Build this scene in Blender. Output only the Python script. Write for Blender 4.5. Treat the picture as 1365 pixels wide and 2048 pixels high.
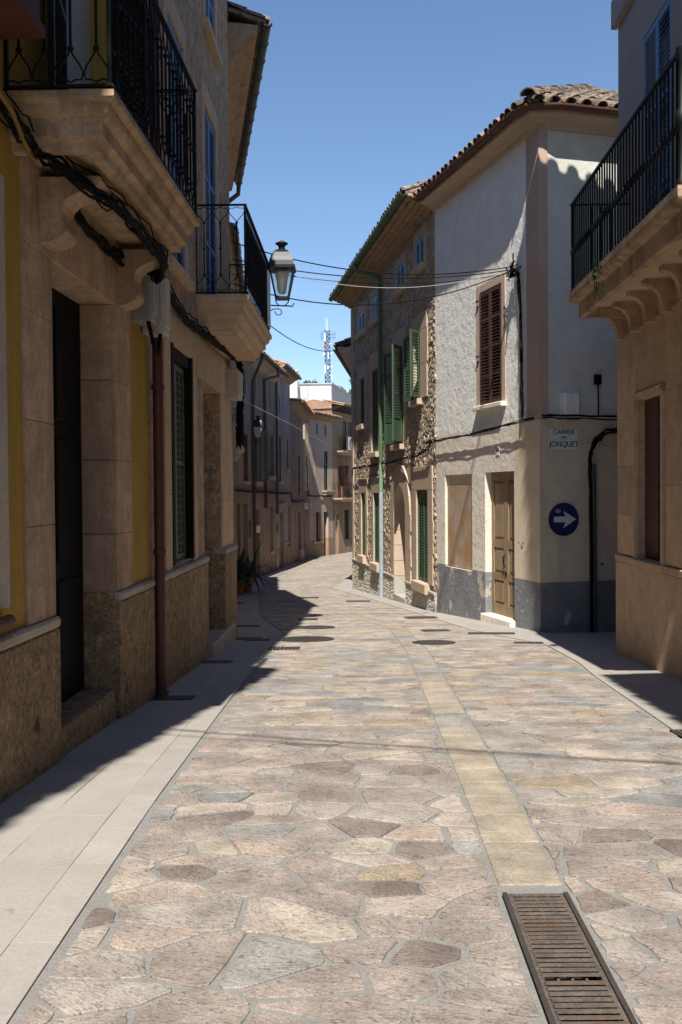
import bpy, bmesh, math, random
from mathutils import Vector, Matrix
R = random.Random(7)
for o in list(bpy.data.objects): bpy.data.objects.remove(o)
SC = bpy.context.scene
COL = SC.collection
rad = math.radians

# ------------------------------------------------------------------ camera, sky, sun, exposure
cam = bpy.data.cameras.new('camera'); co = bpy.data.objects.new('camera', cam); COL.objects.link(co)
cam.sensor_fit = 'VERTICAL'; cam.sensor_height = 36.0; cam.lens = 36.0 * 2000 / 2048
cam.clip_start = 0.05; cam.clip_end = 3000
co.matrix_world = Matrix.Translation((0, 0, 1.5)) @ Matrix.Rotation(rad(90 - 1.12), 4, 'X') @ Matrix.Rotation(rad(-0.45), 4, 'Z')
SC.camera = co
LIGHT = Vector((0.05, 0.72, -1.0)).normalized()
world = bpy.data.worlds.new('World'); SC.world = world; world.use_nodes = True
wn = world.node_tree; bg = wn.nodes['Background']
sky = wn.nodes.new('ShaderNodeTexSky'); sky.sky_type = 'NISHITA'; sky.sun_disc = False
sky.sun_elevation = math.asin(-LIGHT.z); sky.sun_rotation = math.atan2(-LIGHT.x, -LIGHT.y)
sky.air_density = 1.0; sky.dust_density = 0.05; sky.ozone_density = 4.5; sky.altitude = 50
wn.links.new(sky.outputs[0], bg.inputs[0]); bg.inputs[1].default_value = 0.089
sun = bpy.data.lights.new('sun', 'SUN'); so = bpy.data.objects.new('sun', sun); COL.objects.link(so)
sun.energy = 4.5; sun.angle = rad(0.53); sun.color = (1.0, 0.945, 0.85)
so.rotation_euler = LIGHT.to_track_quat('-Z', 'Y').to_euler(); so.location = (0, -10, 20)
SC.view_settings.view_transform = 'Standard'; SC.view_settings.look = 'None'
SC.view_settings.exposure = 0.80; SC.view_settings.gamma = 1.0
SC.render.engine = 'CYCLES'

# ------------------------------------------------------------------ helpers
WM = {}
def interp(x, pts):
    if x <= pts[0][0]: return pts[0][1]
    for (a, va), (b, vb) in zip(pts, pts[1:]):
        if x <= b: return va + (vb - va) * (x - a) / (b - a)
    return pts[-1][1]
GP = [(-40, .6), (-10, .2), (0, 0), (3, -.03), (5, -.08), (7.5, -.21), (10, -.35), (16, -.67), (20.6, -.9), (30, -1.38), (37, -1.62), (45, -1.86), (58, -2.2), (80, -2.6), (200, -4.0)]
def G(y): return interp(y, GP)

def link(o, parent=None, world=None):
    COL.objects.link(o)
    world = world or Matrix.Identity(4)
    if parent is not None:
        o.parent = parent
        o.matrix_basis = WM[parent.name].inverted() @ world
    else:
        o.matrix_basis = world
    WM[o.name] = world
    return o
def thing(name, label, cat, loc, group=None):
    o = bpy.data.objects.new(name, None); o.empty_display_size = .2
    link(o, None, Matrix.Translation(loc)); o['label'] = label; o['category'] = cat
    if group: o['group'] = group
    return o
def tag(o, label=None, cat=None, group=None, kind=None):
    if label: o['label'] = label
    if cat: o['category'] = cat
    if group: o['group'] = group
    if kind: o['kind'] = kind
    return o
class MB:
    def __init__(s): s.v = []; s.f = []; s.m = []; s.sm = []
    def add(s, vs, fs, m=0, smooth=False):
        b = len(s.v); s.v += [Vector(v) for v in vs]
        for f in fs: s.f.append([b + i for i in f]); s.m.append(m); s.sm.append(smooth)
    def quad(s, a, b, c, d, m=0): s.add([a, b, c, d], [(0, 1, 2, 3)], m)
    def hexa(s, p, m=0):
        s.add(p, [(0, 3, 2, 1), (4, 5, 6, 7), (0, 1, 5, 4), (1, 2, 6, 5), (2, 3, 7, 6), (3, 0, 4, 7)], m)
    def box(s, x0, x1, y0, y1, z0, z1, m=0):
        s.hexa([(x0, y0, z0), (x1, y0, z0), (x1, y1, z0), (x0, y1, z0), (x0, y0, z1), (x1, y0, z1), (x1, y1, z1), (x0, y1, z1)], m)
    def fbox(s, fr, s0, s1, d0, d1, z0, z1, m=0):
        P = fr.P
        s.hexa([P(s0, d0, z0), P(s1, d0, z0), P(s1, d1, z0), P(s0, d1, z0), P(s0, d0, z1), P(s1, d0, z1), P(s1, d1, z1), P(s0, d1, z1)], m)
    def cblock(s, fr, s0, s1, d0, d1, z0, z1, c=.008, m=0):
        P = fr.P; e = d1 - c
        v = [P(s0, d0, z0), P(s1, d0, z0), P(s1, d0, z1), P(s0, d0, z1), P(s0, e, z0), P(s1, e, z0), P(s1, e, z1), P(s0, e, z1),
             P(s0 + c, d1, z0 + c), P(s1 - c, d1, z0 + c), P(s1 - c, d1, z1 - c), P(s0 + c, d1, z1 - c)]
        s.add(v, [(0, 1, 5, 4), (1, 2, 6, 5), (2, 3, 7, 6), (3, 0, 4, 7), (4, 5, 9, 8), (5, 6, 10, 9), (6, 7, 11, 10), (7, 4, 8, 11), (8, 9, 10, 11)], m)
    def tube(s, pts, r, n=6, m=0, cap=True, smooth=True):
        pts = [Vector(p) for p in pts]; N = len(pts); rs = r if isinstance(r, (list, tuple)) else [r] * N
        vs = []; up = None
        for i, p in enumerate(pts):
            t = (pts[min(i + 1, N - 1)] - pts[max(i - 1, 0)])
            if t.length < 1e-9: t = Vector((0, 0, 1))
            t.normalize()
            if up is None: up = Vector((0, 0, 1)) if abs(t.z) < .9 else Vector((1, 0, 0))
            a = t.cross(up)
            if a.length < 1e-4: a = t.cross(Vector((1, .3, 0)))
            a.normalize(); b = a.cross(t); up = b
            for k in range(n):
                w = 2 * math.pi * k / n
                vs.append(p + (a * math.cos(w) + b * math.sin(w)) * rs[i])
        fs = [(i * n + k, i * n + (k + 1) % n, (i + 1) * n + (k + 1) % n, (i + 1) * n + k) for i in range(N - 1) for k in range(n)]
        s.add(vs, fs, m, smooth)
        if cap: s.add(vs[:n], [tuple(range(n))], m); s.add(vs[-n:], [tuple(range(n))], m)
    def lathe(s, c, prof, n=12, m=0, smooth=True):
        c = Vector(c); vs = []
        for (r, z) in prof:
            for k in range(n):
                w = 2 * math.pi * k / n; vs.append(c + Vector((r * math.cos(w), r * math.sin(w), z)))
        N = len(prof)
        s.add(vs, [(i * n + k, i * n + (k + 1) % n, (i + 1) * n + (k + 1) % n, (i + 1) * n + k) for i in range(N - 1) for k in range(n)], m, smooth)
        s.add(vs[:n], [tuple(range(n))], m); s.add(vs[-n:], [tuple(range(n))], m)
    def sweep(s, path, prof, side=1, m=0, cap=True):
        # path: plan polyline, prof: closed loop of (offset to street, z); side 1 = street on the left of the path
        n = len(path); path = [Vector(p) for p in path]; offs = []
        for i in range(n):
            ns = []
            if i > 0: t = (path[i] - path[i - 1]).normalized(); ns.append(Vector((-t.y, t.x)) * side)
            if i < n - 1: t = (path[i + 1] - path[i]).normalized(); ns.append(Vector((-t.y, t.x)) * side)
            if len(ns) == 2:
                b = (ns[0] + ns[1]).normalized(); offs.append(b / max(.3, b.dot(ns[0])))
            else: offs.append(ns[0])
        vs = []
        for p, o in zip(path, offs):
            for (d, z) in prof: vs.append((p.x + o.x * d, p.y + o.y * d, z))
        k = len(prof)
        s.add(vs, [(i * k + j, i * k + (j + 1) % k, (i + 1) * k + (j + 1) % k, (i + 1) * k + j) for i in range(n - 1) for j in range(k)], m)
        if cap: s.add(vs[:k], [tuple(range(k))], m); s.add(vs[-k:], [tuple(range(k))], m)
    def mesh(s, name, mats, org=Vector((0, 0, 0))):
        me = bpy.data.meshes.new(name); me.from_pydata([v - org for v in s.v], [], s.f)
        for mt in (mats if isinstance(mats, (list, tuple)) else [mats]): me.materials.append(mt)
        me.polygons.foreach_set('material_index', s.m); me.polygons.foreach_set('use_smooth', s.sm); me.update()
        return me
    def build(s, name, mats, parent=None, label=None, cat=None, group=None, kind=None, origin=None):
        if parent is not None: w = WM[parent.name]; inv = w.inverted(); s.v = [inv @ v for v in s.v]; org = Vector((0, 0, 0))
        else:
            org = Vector(origin) if origin else Vector((0, 0, 0)); w = Matrix.Translation(org)
        o = bpy.data.objects.new(name, s.mesh(name, mats, org)); link(o, parent, w)
        return tag(o, label, cat, group, kind)
def inst(name, me, parent, M, mat=None):
    o = bpy.data.objects.new(name, me); link(o, parent, M); return o

class Fr:   # a wall: A -> B in plan, s along it, d out to the street, z up
    def __init__(s, A, B, street_left):
        s.A = Vector((A[0], A[1], 0)); s.B = Vector((B[0], B[1], 0)); s.t = (s.B - s.A).normalized(); s.L = (s.B - s.A).length
        l = Vector((-s.t.y, s.t.x, 0)); s.n = l if street_left else -l; s.left = street_left
        sg = 1 if street_left else -1; s.sg = sg
        s.M = Matrix(((s.t.x * sg, s.n.x, 0, A[0]), (s.t.y * sg, s.n.y, 0, A[1]), (0, 0, 1, 0), (0, 0, 0, 1)))
    def P(s, a, d, z): return s.A + s.t * a + s.n * d + Vector((0, 0, z))
    def at(s, a, d, z): return s.M @ Matrix.Translation((a * s.sg, d, z))

# ------------------------------------------------------------------ materials
def node(nt, typ, **kw):
    n = nt.nodes.new(typ)
    for k, v in kw.items(): setattr(n, k, v)
    return n
def mat(name, c1, c2=None, scale=3.0, rough=.9, bump=.25, bs=45.0, dark=.0, streak=None, peel=None, vary=0.0, metal=0.0, squash=(1, 1, 1), spec=.3, grain=.25, peel2=None, bdist=.02):
    m = bpy.data.materials.new(name); m.use_nodes = True; nt = m.node_tree; L = nt.links
    b = nt.nodes['Principled BSDF']; b.inputs['Roughness'].default_value = rough; b.inputs['Metallic'].default_value = metal
    b.inputs['Specular IOR Level'].default_value = spec
    geo = node(nt, 'ShaderNodeNewGeometry'); mp = node(nt, 'ShaderNodeMapping'); mp.inputs['Scale'].default_value = squash
    L.new(geo.outputs['Position'], mp.inputs[0])
    vec = mp.outputs[0]
    n1 = node(nt, 'ShaderNodeTexNoise'); n1.inputs['Scale'].default_value = scale; n1.inputs['Detail'].default_value = 6; n1.inputs['Roughness'].default_value = .62
    L.new(vec, n1.inputs['Vector'])
    c2 = c2 or tuple(x * .78 for x in c1)
    rp = node(nt, 'ShaderNodeValToRGB'); rp.color_ramp.elements[0].position = .32; rp.color_ramp.elements[1].position = .68
    rp.color_ramp.elements[0].color = (*c2, 1); rp.color_ramp.elements[1].color = (*c1, 1)
    L.new(n1.outputs[0], rp.inputs[0]); col = rp.outputs[0]
    n2 = node(nt, 'ShaderNodeTexNoise'); n2.inputs['Scale'].default_value = bs; n2.inputs['Detail'].default_value = 5; n2.inputs['Roughness'].default_value = .7
    L.new(vec, n2.inputs['Vector'])
    if grain:
        mr = node(nt, 'ShaderNodeMapRange'); mr.inputs[1].default_value = .25; mr.inputs[2].default_value = .75; mr.inputs[3].default_value = 1 - grain; mr.inputs[4].default_value = 1 + grain
        L.new(n2.outputs[0], mr.inputs[0])
        mx = node(nt, 'ShaderNodeMix', data_type='RGBA', blend_type='MULTIPLY'); mx.inputs[0].default_value = 1
        L.new(col, mx.inputs[6]); L.new(mr.outputs[0], mx.inputs[7]); col = mx.outputs[2]
    def layer(col, c, scale_, lo, hi, sq):
        mp2 = node(nt, 'ShaderNodeMapping'); mp2.inputs['Scale'].default_value = sq; mp2.inputs['Location'].default_value = (scale_ * 1.7, 3.1, scale_)
        L.new(geo.outputs['Position'], mp2.inputs[0])
        n = node(nt, 'ShaderNodeTexNoise'); n.inputs['Scale'].default_value = scale_; n.inputs['Detail'].default_value = 7; n.inputs['Roughness'].default_value = .6
        L.new(mp2.outputs[0], n.inputs['Vector'])
        r = node(nt, 'ShaderNodeMapRange'); r.inputs[1].default_value = lo; r.inputs[2].default_value = hi; L.new(n.outputs[0], r.inputs[0])
        x = node(nt, 'ShaderNodeMix', data_type='RGBA'); L.new(r.outputs[0], x.inputs[0]); L.new(col, x.inputs[6]); x.inputs[7].default_value = (*c, 1)
        return x.outputs[2]
    if streak: col = layer(col, streak[0], streak[1], streak[2], streak[3], (1, 1, .12))
    if peel: col = layer(col, peel[0], peel[1], peel[2], peel[2] + (peel[3] if len(peel) > 3 else .02), (1, 1, 1))
    if peel2: col = layer(col, peel2[0], peel2[1], peel2[2], peel2[2] + .03, (1, 1, 1))
    if vary:
        oi = node(nt, 'ShaderNodeObjectInfo'); mr2 = node(nt, 'ShaderNodeMapRange'); mr2.inputs[3].default_value = 1 - vary; mr2.inputs[4].default_value = 1 + vary
        L.new(oi.outputs['Random'], mr2.inputs[0])
        mx = node(nt, 'ShaderNodeMix', data_type='RGBA', blend_type='MULTIPLY'); mx.inputs[0].default_value = 1
        L.new(col, mx.inputs[6]); L.new(mr2.outputs[0], mx.inputs[7]); col = mx.outputs[2]
    L.new(col, b.inputs['Base Color'])
    if bump:
        bp = node(nt, 'ShaderNodeBump'); bp.inputs['Strength'].default_value = bump; bp.inputs['Distance'].default_value = bdist
        L.new(n2.outputs[0], bp.inputs['Height']); L.new(bp.outputs[0], b.inputs['Normal'])
    return m
def paver_mat(name, c, lo=.62, hi=1.2, contrast=.6):
    m = bpy.data.materials.new(name); m.use_nodes = True; nt = m.node_tree; L = nt.links
    b = nt.nodes['Principled BSDF']; b.inputs['Roughness'].default_value = .78; b.inputs['Specular IOR Level'].default_value = .35
    geo = node(nt, 'ShaderNodeNewGeometry'); mp = node(nt, 'ShaderNodeMapping'); mp.inputs['Scale'].default_value = (1, 2.4, 1); mp.inputs['Rotation'].default_value = (0, 0, .18)
    L.new(geo.outputs['Position'], mp.inputs[0])
    w = node(nt, 'ShaderNodeTexNoise'); w.inputs['Scale'].default_value = 19; w.inputs['Detail'].default_value = 4; w.inputs['Roughness'].default_value = .6; w.inputs['Distortion'].default_value = 2.2
    oi = node(nt, 'ShaderNodeObjectInfo'); ml = node(nt, 'ShaderNodeMath', operation='MULTIPLY'); ml.inputs[1].default_value = .9; L.new(oi.outputs['Random'], ml.inputs[0])
    vr = node(nt, 'ShaderNodeVectorRotate', rotation_type='Z_AXIS'); L.new(geo.outputs['Position'], vr.inputs['Vector']); L.new(ml.outputs[0], vr.inputs['Angle']); L.new(vr.outputs[0], mp.inputs[0])
    L.new(mp.outputs[0], w.inputs['Vector'])
    big = node(nt, 'ShaderNodeTexNoise'); big.inputs['Scale'].default_value = 4.5; big.inputs['Detail'].default_value = 5; L.new(geo.outputs['Position'], big.inputs['Vector'])
    fine = node(nt, 'ShaderNodeTexNoise'); fine.inputs['Scale'].default_value = 120; fine.inputs['Detail'].default_value = 3; L.new(geo.outputs['Position'], fine.inputs['Vector'])
    rp = node(nt, 'ShaderNodeValToRGB'); e = rp.color_ramp.elements
    e[0].position = .33; e[0].color = (*[x * lo * (1 - contrast * .35) for x in c], 1); e[1].position = .62; e[1].color = (*[x * hi for x in c], 1)
    k = e.new(.45); k.color = (*[x * .96 for x in c], 1)
    L.new(w.outputs[0], rp.inputs[0]); col = rp.outputs[0]
    for src, a in ((big, .28), (fine, .22)):
        mr = node(nt, 'ShaderNodeMapRange'); mr.inputs[1].default_value = .3; mr.inputs[2].default_value = .7; mr.inputs[3].default_value = 1 - a; mr.inputs[4].default_value = 1 + a
        L.new(src.outputs[0], mr.inputs[0]); mx = node(nt, 'ShaderNodeMix', data_type='RGBA', blend_type='MULTIPLY'); mx.inputs[0].default_value = 1
        L.new(col, mx.inputs[6]); L.new(mr.outputs[0], mx.inputs[7]); col = mx.outputs[2]
    L.new(col, b.inputs['Base Color'])
    bp = node(nt, 'ShaderNodeBump'); bp.inputs['Strength'].default_value = .42; bp.inputs['Distance'].default_value = .013
    L.new(w.outputs[0], bp.inputs['Height']); L.new(bp.outputs[0], b.inputs['Normal'])
    return m
def plain(name, c, rough=.5, metal=0.0, spec=.4, bump=.0):
    return mat(name, c, tuple(x * .8 for x in c), 8, rough, bump, 60, metal=metal, spec=spec, grain=.12)

m_ochre = mat('ochre_stucco', (.42, .27, .055), (.33, .205, .04), 2.2, .92, .2, 60, streak=((.2, .13, .05), 2.5, .55, .8))
m_pale = mat('pale_plaster', (.45, .42, .37), (.36, .33, .29), 2, .9, .15, 40)
m_ashlar = mat('ashlar_stone', (.54, .385, .265), (.35, .24, .16), 5.5, .9, .5, 40, vary=.1, grain=.3, streak=((.23, .16, .11), 3.5, .48, .75), peel=((.62, .47, .34), 14, .68, .04))
m_ashlar2 = mat('warm_limestone', (.58, .43, .29), (.46, .335, .215), 3, .9, .3, 55, vary=.08, streak=((.28, .2, .13), 4, .55, .85))
m_balc = mat('weathered_moulding', (.52, .38, .245), (.3, .2, .12), 5, .9, .4, 35, streak=((.14, .1, .07), 5, .52, .75))
m_plinth = mat('bush_hammered_stone', (.47, .335, .195), (.22, .16, .1), 11.0, .95, 1.0, 38, vary=.12, grain=.65, bdist=.03, peel=((.13, .1, .075), 30, .6, .08), peel2=((.1, .08, .065), 3.0, .66))
m_plcap = mat('plinth_cap', (.5, .45, .38), (.32, .28, .23), 6, .9, .3, 50)
m_rubble2 = mat('plastered_rubble', (.5, .365, .25), (.28, .19, .125), 6.5, .95, .9, 26, grain=.4, peel=((.2, .16, .13), 7, .6), peel2=((.5, .36, .22), 4, .6))
m_brown = mat('brown_cladding_stone', (.57, .40, .27), (.42, .285, .18), 4.0, .8, .3, 45, vary=.12, grain=.3, streak=((.33, .2, .11), 4, .55, .9), peel2=((.5, .37, .26), 5, .6))
m_gplast = mat('grey_lilac_plaster', (.36, .32, .315), (.31, .275, .27), 2, .92, .12, 50)
m_white_dim = mat('white_plaster_dim', (.63, .625, .57), (.55, .545, .495), 1.6, .92, .4, 5, bdist=.04, grain=.08, streak=((.42, .41, .36), 1.8, .6, .85))  # same white paint, darkened on the alley face to balance its sunlight
m_white_lit = mat('white_plaster_lit', (.84, .83, .785), (.76, .75, .71), 1.6, .92, .5, 5, bdist=.05, grain=.08, streak=((.42, .42, .38), 1.8, .6, .85))  # same white paint, brightened so the street face reads sunlit
m_cream = mat('cream_plaster', (.7, .585, .45), (.6, .495, .375), 2.0, .92, .25, 22, grain=.12, streak=((.36, .29, .21), 2.2, .6, .85), peel2=((.2, .165, .135), 2.6, .66))
m_creamw = mat('pale_cream_plaster', (.74, .68, .6), (.66, .6, .52), 2.0, .92, .5, 7, bdist=.04, grain=.1, peel=((.5, .42, .32), 5, .68))
m_pink = mat('pink_plaster', (.52, .385, .31), (.45, .33, .26), 2.2, .92, .2, 30, grain=.1)
m_dado = mat('grey_dado', (.23, .24, .26), (.165, .17, .185), 2.5, .9, .6, 13, bdist=.04, grain=.15, peel=((.46, .41, .34), 2.3, .60), peel2=((.1, .1, .1), 5, .66))
m_mortar = mat('rubble_mortar', (.43, .35, .265), (.33, .26, .19), 8, .95, .6, 50, grain=.3)
m_rub = [mat('rubble_stone_%d' % i, c, None, 12, .95, .6, 60, grain=.3) for i, c in enumerate([(.47, .38, .285), (.54, .45, .35), (.38, .3, .225), (.44, .33, .24)])]
m_mares = mat('smooth_surround', (.55, .43, .325), (.47, .36, .265), 3, .92, .25, 40, grain=.12, streak=((.36, .27, .2), 3, .58, .85))
m_eave = mat('eave_plaster', (.44, .315, .2), (.33, .225, .14), 4, .9, .25, 30, streak=((.16, .1, .06), 5, .55, .75))
m_tile = mat('roof_tile', (.27, .19, .135), (.17, .13, .1), 5, .95, .5, 40, vary=.3, grain=.35, peel=((.1, .088, .07), 6, .5), peel2=((.36, .32, .26), 8, .64))
m_tile_b = mat('roof_tile_orange', (.42, .27, .175), (.3, .19, .125), 4, .95, .4, 40, vary=.2, grain=.3)
m_gutter = plain('zinc_gutter', (.09, .095, .1), .6, .3)
m_gutbr = plain('brown_gutter', (.13, .06, .04), .6)
m_gutgr = plain('green_gutter', (.09, .16, .075), .55)
m_pipegr = plain('pale_green_pipe', (.2, .34, .2), .6)
m_pipebl = plain('blue_grey_pipe', (.35, .4, .44), .5)
m_pipebr = plain('brown_downpipe', (.095, .03, .022), .5)
m_iron = plain('black_iron', (.007, .007, .008), .6, .0, .2)
m_irongr = plain('dark_green_iron', (.006, .01, .01), .55, .0, .25)
m_cable = plain('black_cable', (.01, .01, .011), .7, 0, .1)
m_cabley = plain('yellow_conduit', (.26, .17, .045), .8)
m_greensh = plain('green_shutter', (.062, .118, .068), .6)
m_greenshd = plain('dark_green_shutter', (.03, .075, .045), .55)
m_sage = plain('sage_shutter', (.14, .19, .14), .6)
m_bluesh = plain('blue_shutter', (.085, .2, .44), .55)
m_paleblue = plain('pale_blue_shutter', (.45, .62, .78), .6)
m_skyblue = plain('sky_blue_shutter', (.16, .4, .62), .6)
m_brownsh = mat('brown_shutter_wood', (.09, .047, .034), (.058, .03, .023), 9, .6, .2, 50)
m_olive = plain('olive_shutter', (.1, .12, .085), .6)
m_black = plain('black_paint_and_shade', (.005, .005, .005), .7, 0, .15)
m_dkwood = mat('dark_door_wood', (.016, .01, .008), (.01, .007, .006), 6, .6, .2, 40, squash=(1, 1, .2))
m_redwood = mat('red_brown_wood', (.13, .048, .025), (.09, .03, .018), 6, .6, .2, 40, squash=(1, 1, .2))
m_wood = mat('pale_door_wood', (.31, .22, .135), (.21, .147, .09), 7, .6, .3, 60, squash=(2.5, 2.5, .16), peel=((.2, .16, .12), 1.1, .62))
m_rust = mat('rusty_board', (.42, .345, .275), (.34, .275, .22), 6, .85, .4, 110, grain=.3, peel=((.35, .205, .1), 2.4, .42, .2), streak=((.33, .19, .09), 2.5, .5, .75))
m_glass = mat('dark_window', (.008, .009, .01), None, 3, .3, 0, 10, spec=.25, grain=0)
m_boxw = plain('white_plastic', (.82, .83, .84), .45)
m_boxc = plain('cream_plastic', (.5, .47, .4), .5)
m_boxg = plain('grey_plastic', (.3, .3, .28), .5)
m_lampm = plain('lamp_metal', (.02, .022, .027), .4, .3, .4)
m_kerb = mat('limestone_slab', (.36, .335, .308), (.318, .294, .27), 2.0, .8, .2, 60, vary=.05, grain=.14, peel=((.27, .245, .205), 11, .67, .05), streak=((.3, .272, .24), 3, .5, .8))
m_grout = mat('grey_grout', (.27, .263, .252), (.22, .215, .207), 9, .95, .5, 90, grain=.25)
m_ground = mat('earth', (.3, .26, .2), (.22, .19, .14), .4, .95, .2, 5)
m_castiron = mat('cast_iron', (.085, .072, .066), (.06, .05, .045), 12, .6, .3, 60, metal=.3, grain=.3)
m_rustiron = mat('rusty_grate', (.15, .12, .1), (.085, .074, .066), 14, .75, .4, 70, metal=.1, grain=.4, streak=((.13, .07, .035), 9, .55, .7))
m_pit = plain('pit', (.012, .011, .01), .95)
m_terra = mat('terracotta', (.3, .125, .055), (.24, .095, .042), 8, .85, .2, 40)
m_leaf = mat('leaf', (.022, .055, .018), (.014, .035, .012), 9, .5, .15, 30, vary=.2)
m_leaf2 = mat('hill_leaf', (.09, .12, .045), (.05, .075, .03), 3, .8, .2, 10, vary=.2)
m_leaf3 = mat('pine_leaf', (.06, .09, .045), (.035, .055, .03), 3, .8, .2, 10, vary=.2)
m_bark = mat('bark', (.16, .12, .09), (.1, .075, .055), 6, .95, .6, 30)
m_signblue = plain('sign_blue', (.012, .02, .115), .5)
m_signw = plain('sign_white', (.6, .61, .62), .5)
m_tilew = mat('ceramic_sign', (.66, .7, .7), (.58, .62, .62), 6, .35, .05, 40, grain=.06)
m_ink = plain('ink', (.02, .02, .025), .6)
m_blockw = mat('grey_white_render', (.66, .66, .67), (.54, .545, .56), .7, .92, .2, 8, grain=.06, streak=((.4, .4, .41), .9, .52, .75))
m_blocks = mat('block_render_shaded', (.5, .49, .5), (.42, .41, .42), .7, .92, .2, 8, grain=.06, streak=((.36, .35, .36), .9, .5, .75))  # same block's render, with the side face's shade put into a darker grey
m_p1 = mat('pinkish_render', (.37, .27, .225), (.27, .195, .16), 1.5, .95, .3, 20, streak=((.2, .14, .11), 2, .5, .8), grain=.2)
m_p2 = mat('brown_render', (.37, .27, .19), (.24, .175, .125), 2.2, .95, .5, 18, streak=((.2, .15, .11), 2, .5, .8), grain=.3)
m_p3 = mat('mauve_grey_render', (.36, .30, .285), (.25, .205, .19), 1.2, .95, .3, 14, streak=((.46, .42, .41), 1.6, .5, .75), grain=.2)
m_p4 = mat('stained_brown_render', (.34, .25, .2), (.21, .15, .115), 1.6, .95, .4, 14, streak=((.15, .105, .08), 2, .48, .7), grain=.25)
m_p5 = mat('sandy_render', (.5, .4, .33), (.4, .31, .25), 1.2, .92, .25, 16, streak=((.3, .22, .17), 1.5, .55, .8), grain=.12)
m_p5w = mat('sandstone_quoin', (.62, .48, .33), (.52, .4, .27), 2, .92, .3, 20, vary=.1)
m_p6 = mat('ochre_brown_render', (.36, .26, .17), (.26, .18, .115), 1.5, .95, .3, 16, streak=((.16, .11, .07), 1.5, .5, .8), grain=.2)
def glass_mat():
    m = bpy.data.materials.new('lamp_glass'); m.use_nodes = True; b = m.node_tree.nodes['Principled BSDF']
    b.inputs['Base Color'].default_value = (.82, .85, .85, 1); b.inputs['Roughness'].default_value = .12; b.inputs['Transmission Weight'].default_value = .96; b.inputs['IOR'].default_value = 1.12
    return m
m_lglass = glass_mat(); m_globe = plain('frosted_globe', (.3, .3, .28), .4)
def near_mean(c, k=.38): return tuple(x + (m - x) * k for x, m in zip(c, (.285, .247, .22)))
PAV = [paver_mat('paver_' + n, tuple(.93 * x for x in near_mean(c, .0 if n in ('brown', 'cream') else .17))) for n, c in [('taupe', (.272, .228, .203)), ('brown', (.2, .163, .145)), ('pink', (.345, .278, .24)), ('cream', (.365, .31, .268)), ('warm_grey', (.30, .267, .24)),
       ('grey', (.265, .256, .243)), ('blue_grey', (.2, .204, .208)), ('ochre', (.31, .245, .175)), ('beige', (.345, .3, .25)), ('rose', (.31, .24, .21))]]
m_band = paver_mat('paver_band_ochre', (.3, .257, .202), .8, 1.15, .4)

# ------------------------------------------------------------------ cells (irregular stones)
def clip(poly, n, c):   # keep n.p <= c
    out = []
    for i in range(len(poly)):
        a = poly[i]; b = poly[(i + 1) % len(poly)]
        da = n[0] * a[0] + n[1] * a[1] - c; db = n[0] * b[0] + n[1] * b[1] - c
        if da <= 0: out.append(a)
        if da * db < 0:
            t = da / (da - db); out.append((a[0] + (b[0] - a[0]) * t, a[1] + (b[1] - a[1]) * t))
    return out
def voronoi(x0, x1, y0, y1, dx, dy, jit, drop, rnd, sy=1.0, brick=True):
    nx = max(1, int(round((x1 - x0) / dx))); ny = max(1, int(round((y1 - y0) / dy))); dx = (x1 - x0) / nx; dy = (y1 - y0) / ny
    S = {}
    for j in range(-2, ny + 2):
        for i in range(-2, nx + 2):
            if rnd.random() < drop: continue
            S[i, j] = (x0 + (i + .5 + (.5 if brick and j % 2 else 0) + rnd.uniform(-jit, jit)) * dx, (y0 + (j + .5 + rnd.uniform(-jit, jit)) * dy) * sy)
    out = []
    for (i, j), p in S.items():
        poly = [(p[0] - 3 * dx, p[1] - 3 * dy * sy), (p[0] + 3 * dx, p[1] - 3 * dy * sy), (p[0] + 3 * dx, p[1] + 3 * dy * sy), (p[0] - 3 * dx, p[1] + 3 * dy * sy)]
        for jj in range(j - 3, j + 4):
            for ii in range(i - 3, i + 4):
                q = S.get((ii, jj))
                if q is None or q is p: continue
                n = (q[0] - p[0], q[1] - p[1]); poly = clip(poly, n, (q[0] ** 2 + q[1] ** 2 - p[0] ** 2 - p[1] ** 2) / 2)
                if len(poly) < 3: break
        if len(poly) >= 3: out.append([(a, b / sy) for a, b in poly])
    return out
def area(p): return abs(sum(a[0] * b[1] - b[0] * a[1] for a, b in zip(p, p[1:] + p[:1]))) / 2
def cen(p): return (sum(a[0] for a in p) / len(p), sum(a[1] for a in p) / len(p))
SHR = random.Random(77)
def shrink(p, g):
    if sum(a[0] * b[1] - b[0] * a[1] for a, b in zip(p, p[1:] + p[:1])) < 0: p = p[::-1]
    q = p[:]
    for a, b in zip(p, p[1:] + p[:1]):
        e = (b[0] - a[0], b[1] - a[1]); l = math.hypot(*e)
        if l < 1e-6: continue
        n = (e[1] / l, -e[0] / l); q = clip(q, n, n[0] * a[0] + n[1] * a[1] - g * SHR.uniform(.45, 1.7))
        if len(q) < 3: return None
    return q
def soften(p, k, rnd, j):
    out = []
    for a, b in zip(p, p[1:] + p[:1]):
        l = math.hypot(b[0] - a[0], b[1] - a[1])
        if l < 1e-4: continue
        f = min(.3, k / l)
        ts = [f, 1 - f] if l < .12 else [f, .5 + rnd.uniform(-.12, .12), 1 - f]
        for t in ts: out.append((a[0] + (b[0] - a[0]) * t + rnd.uniform(-j, j), a[1] + (b[1] - a[1]) * t + rnd.uniform(-j, j)))
    return out

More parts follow.
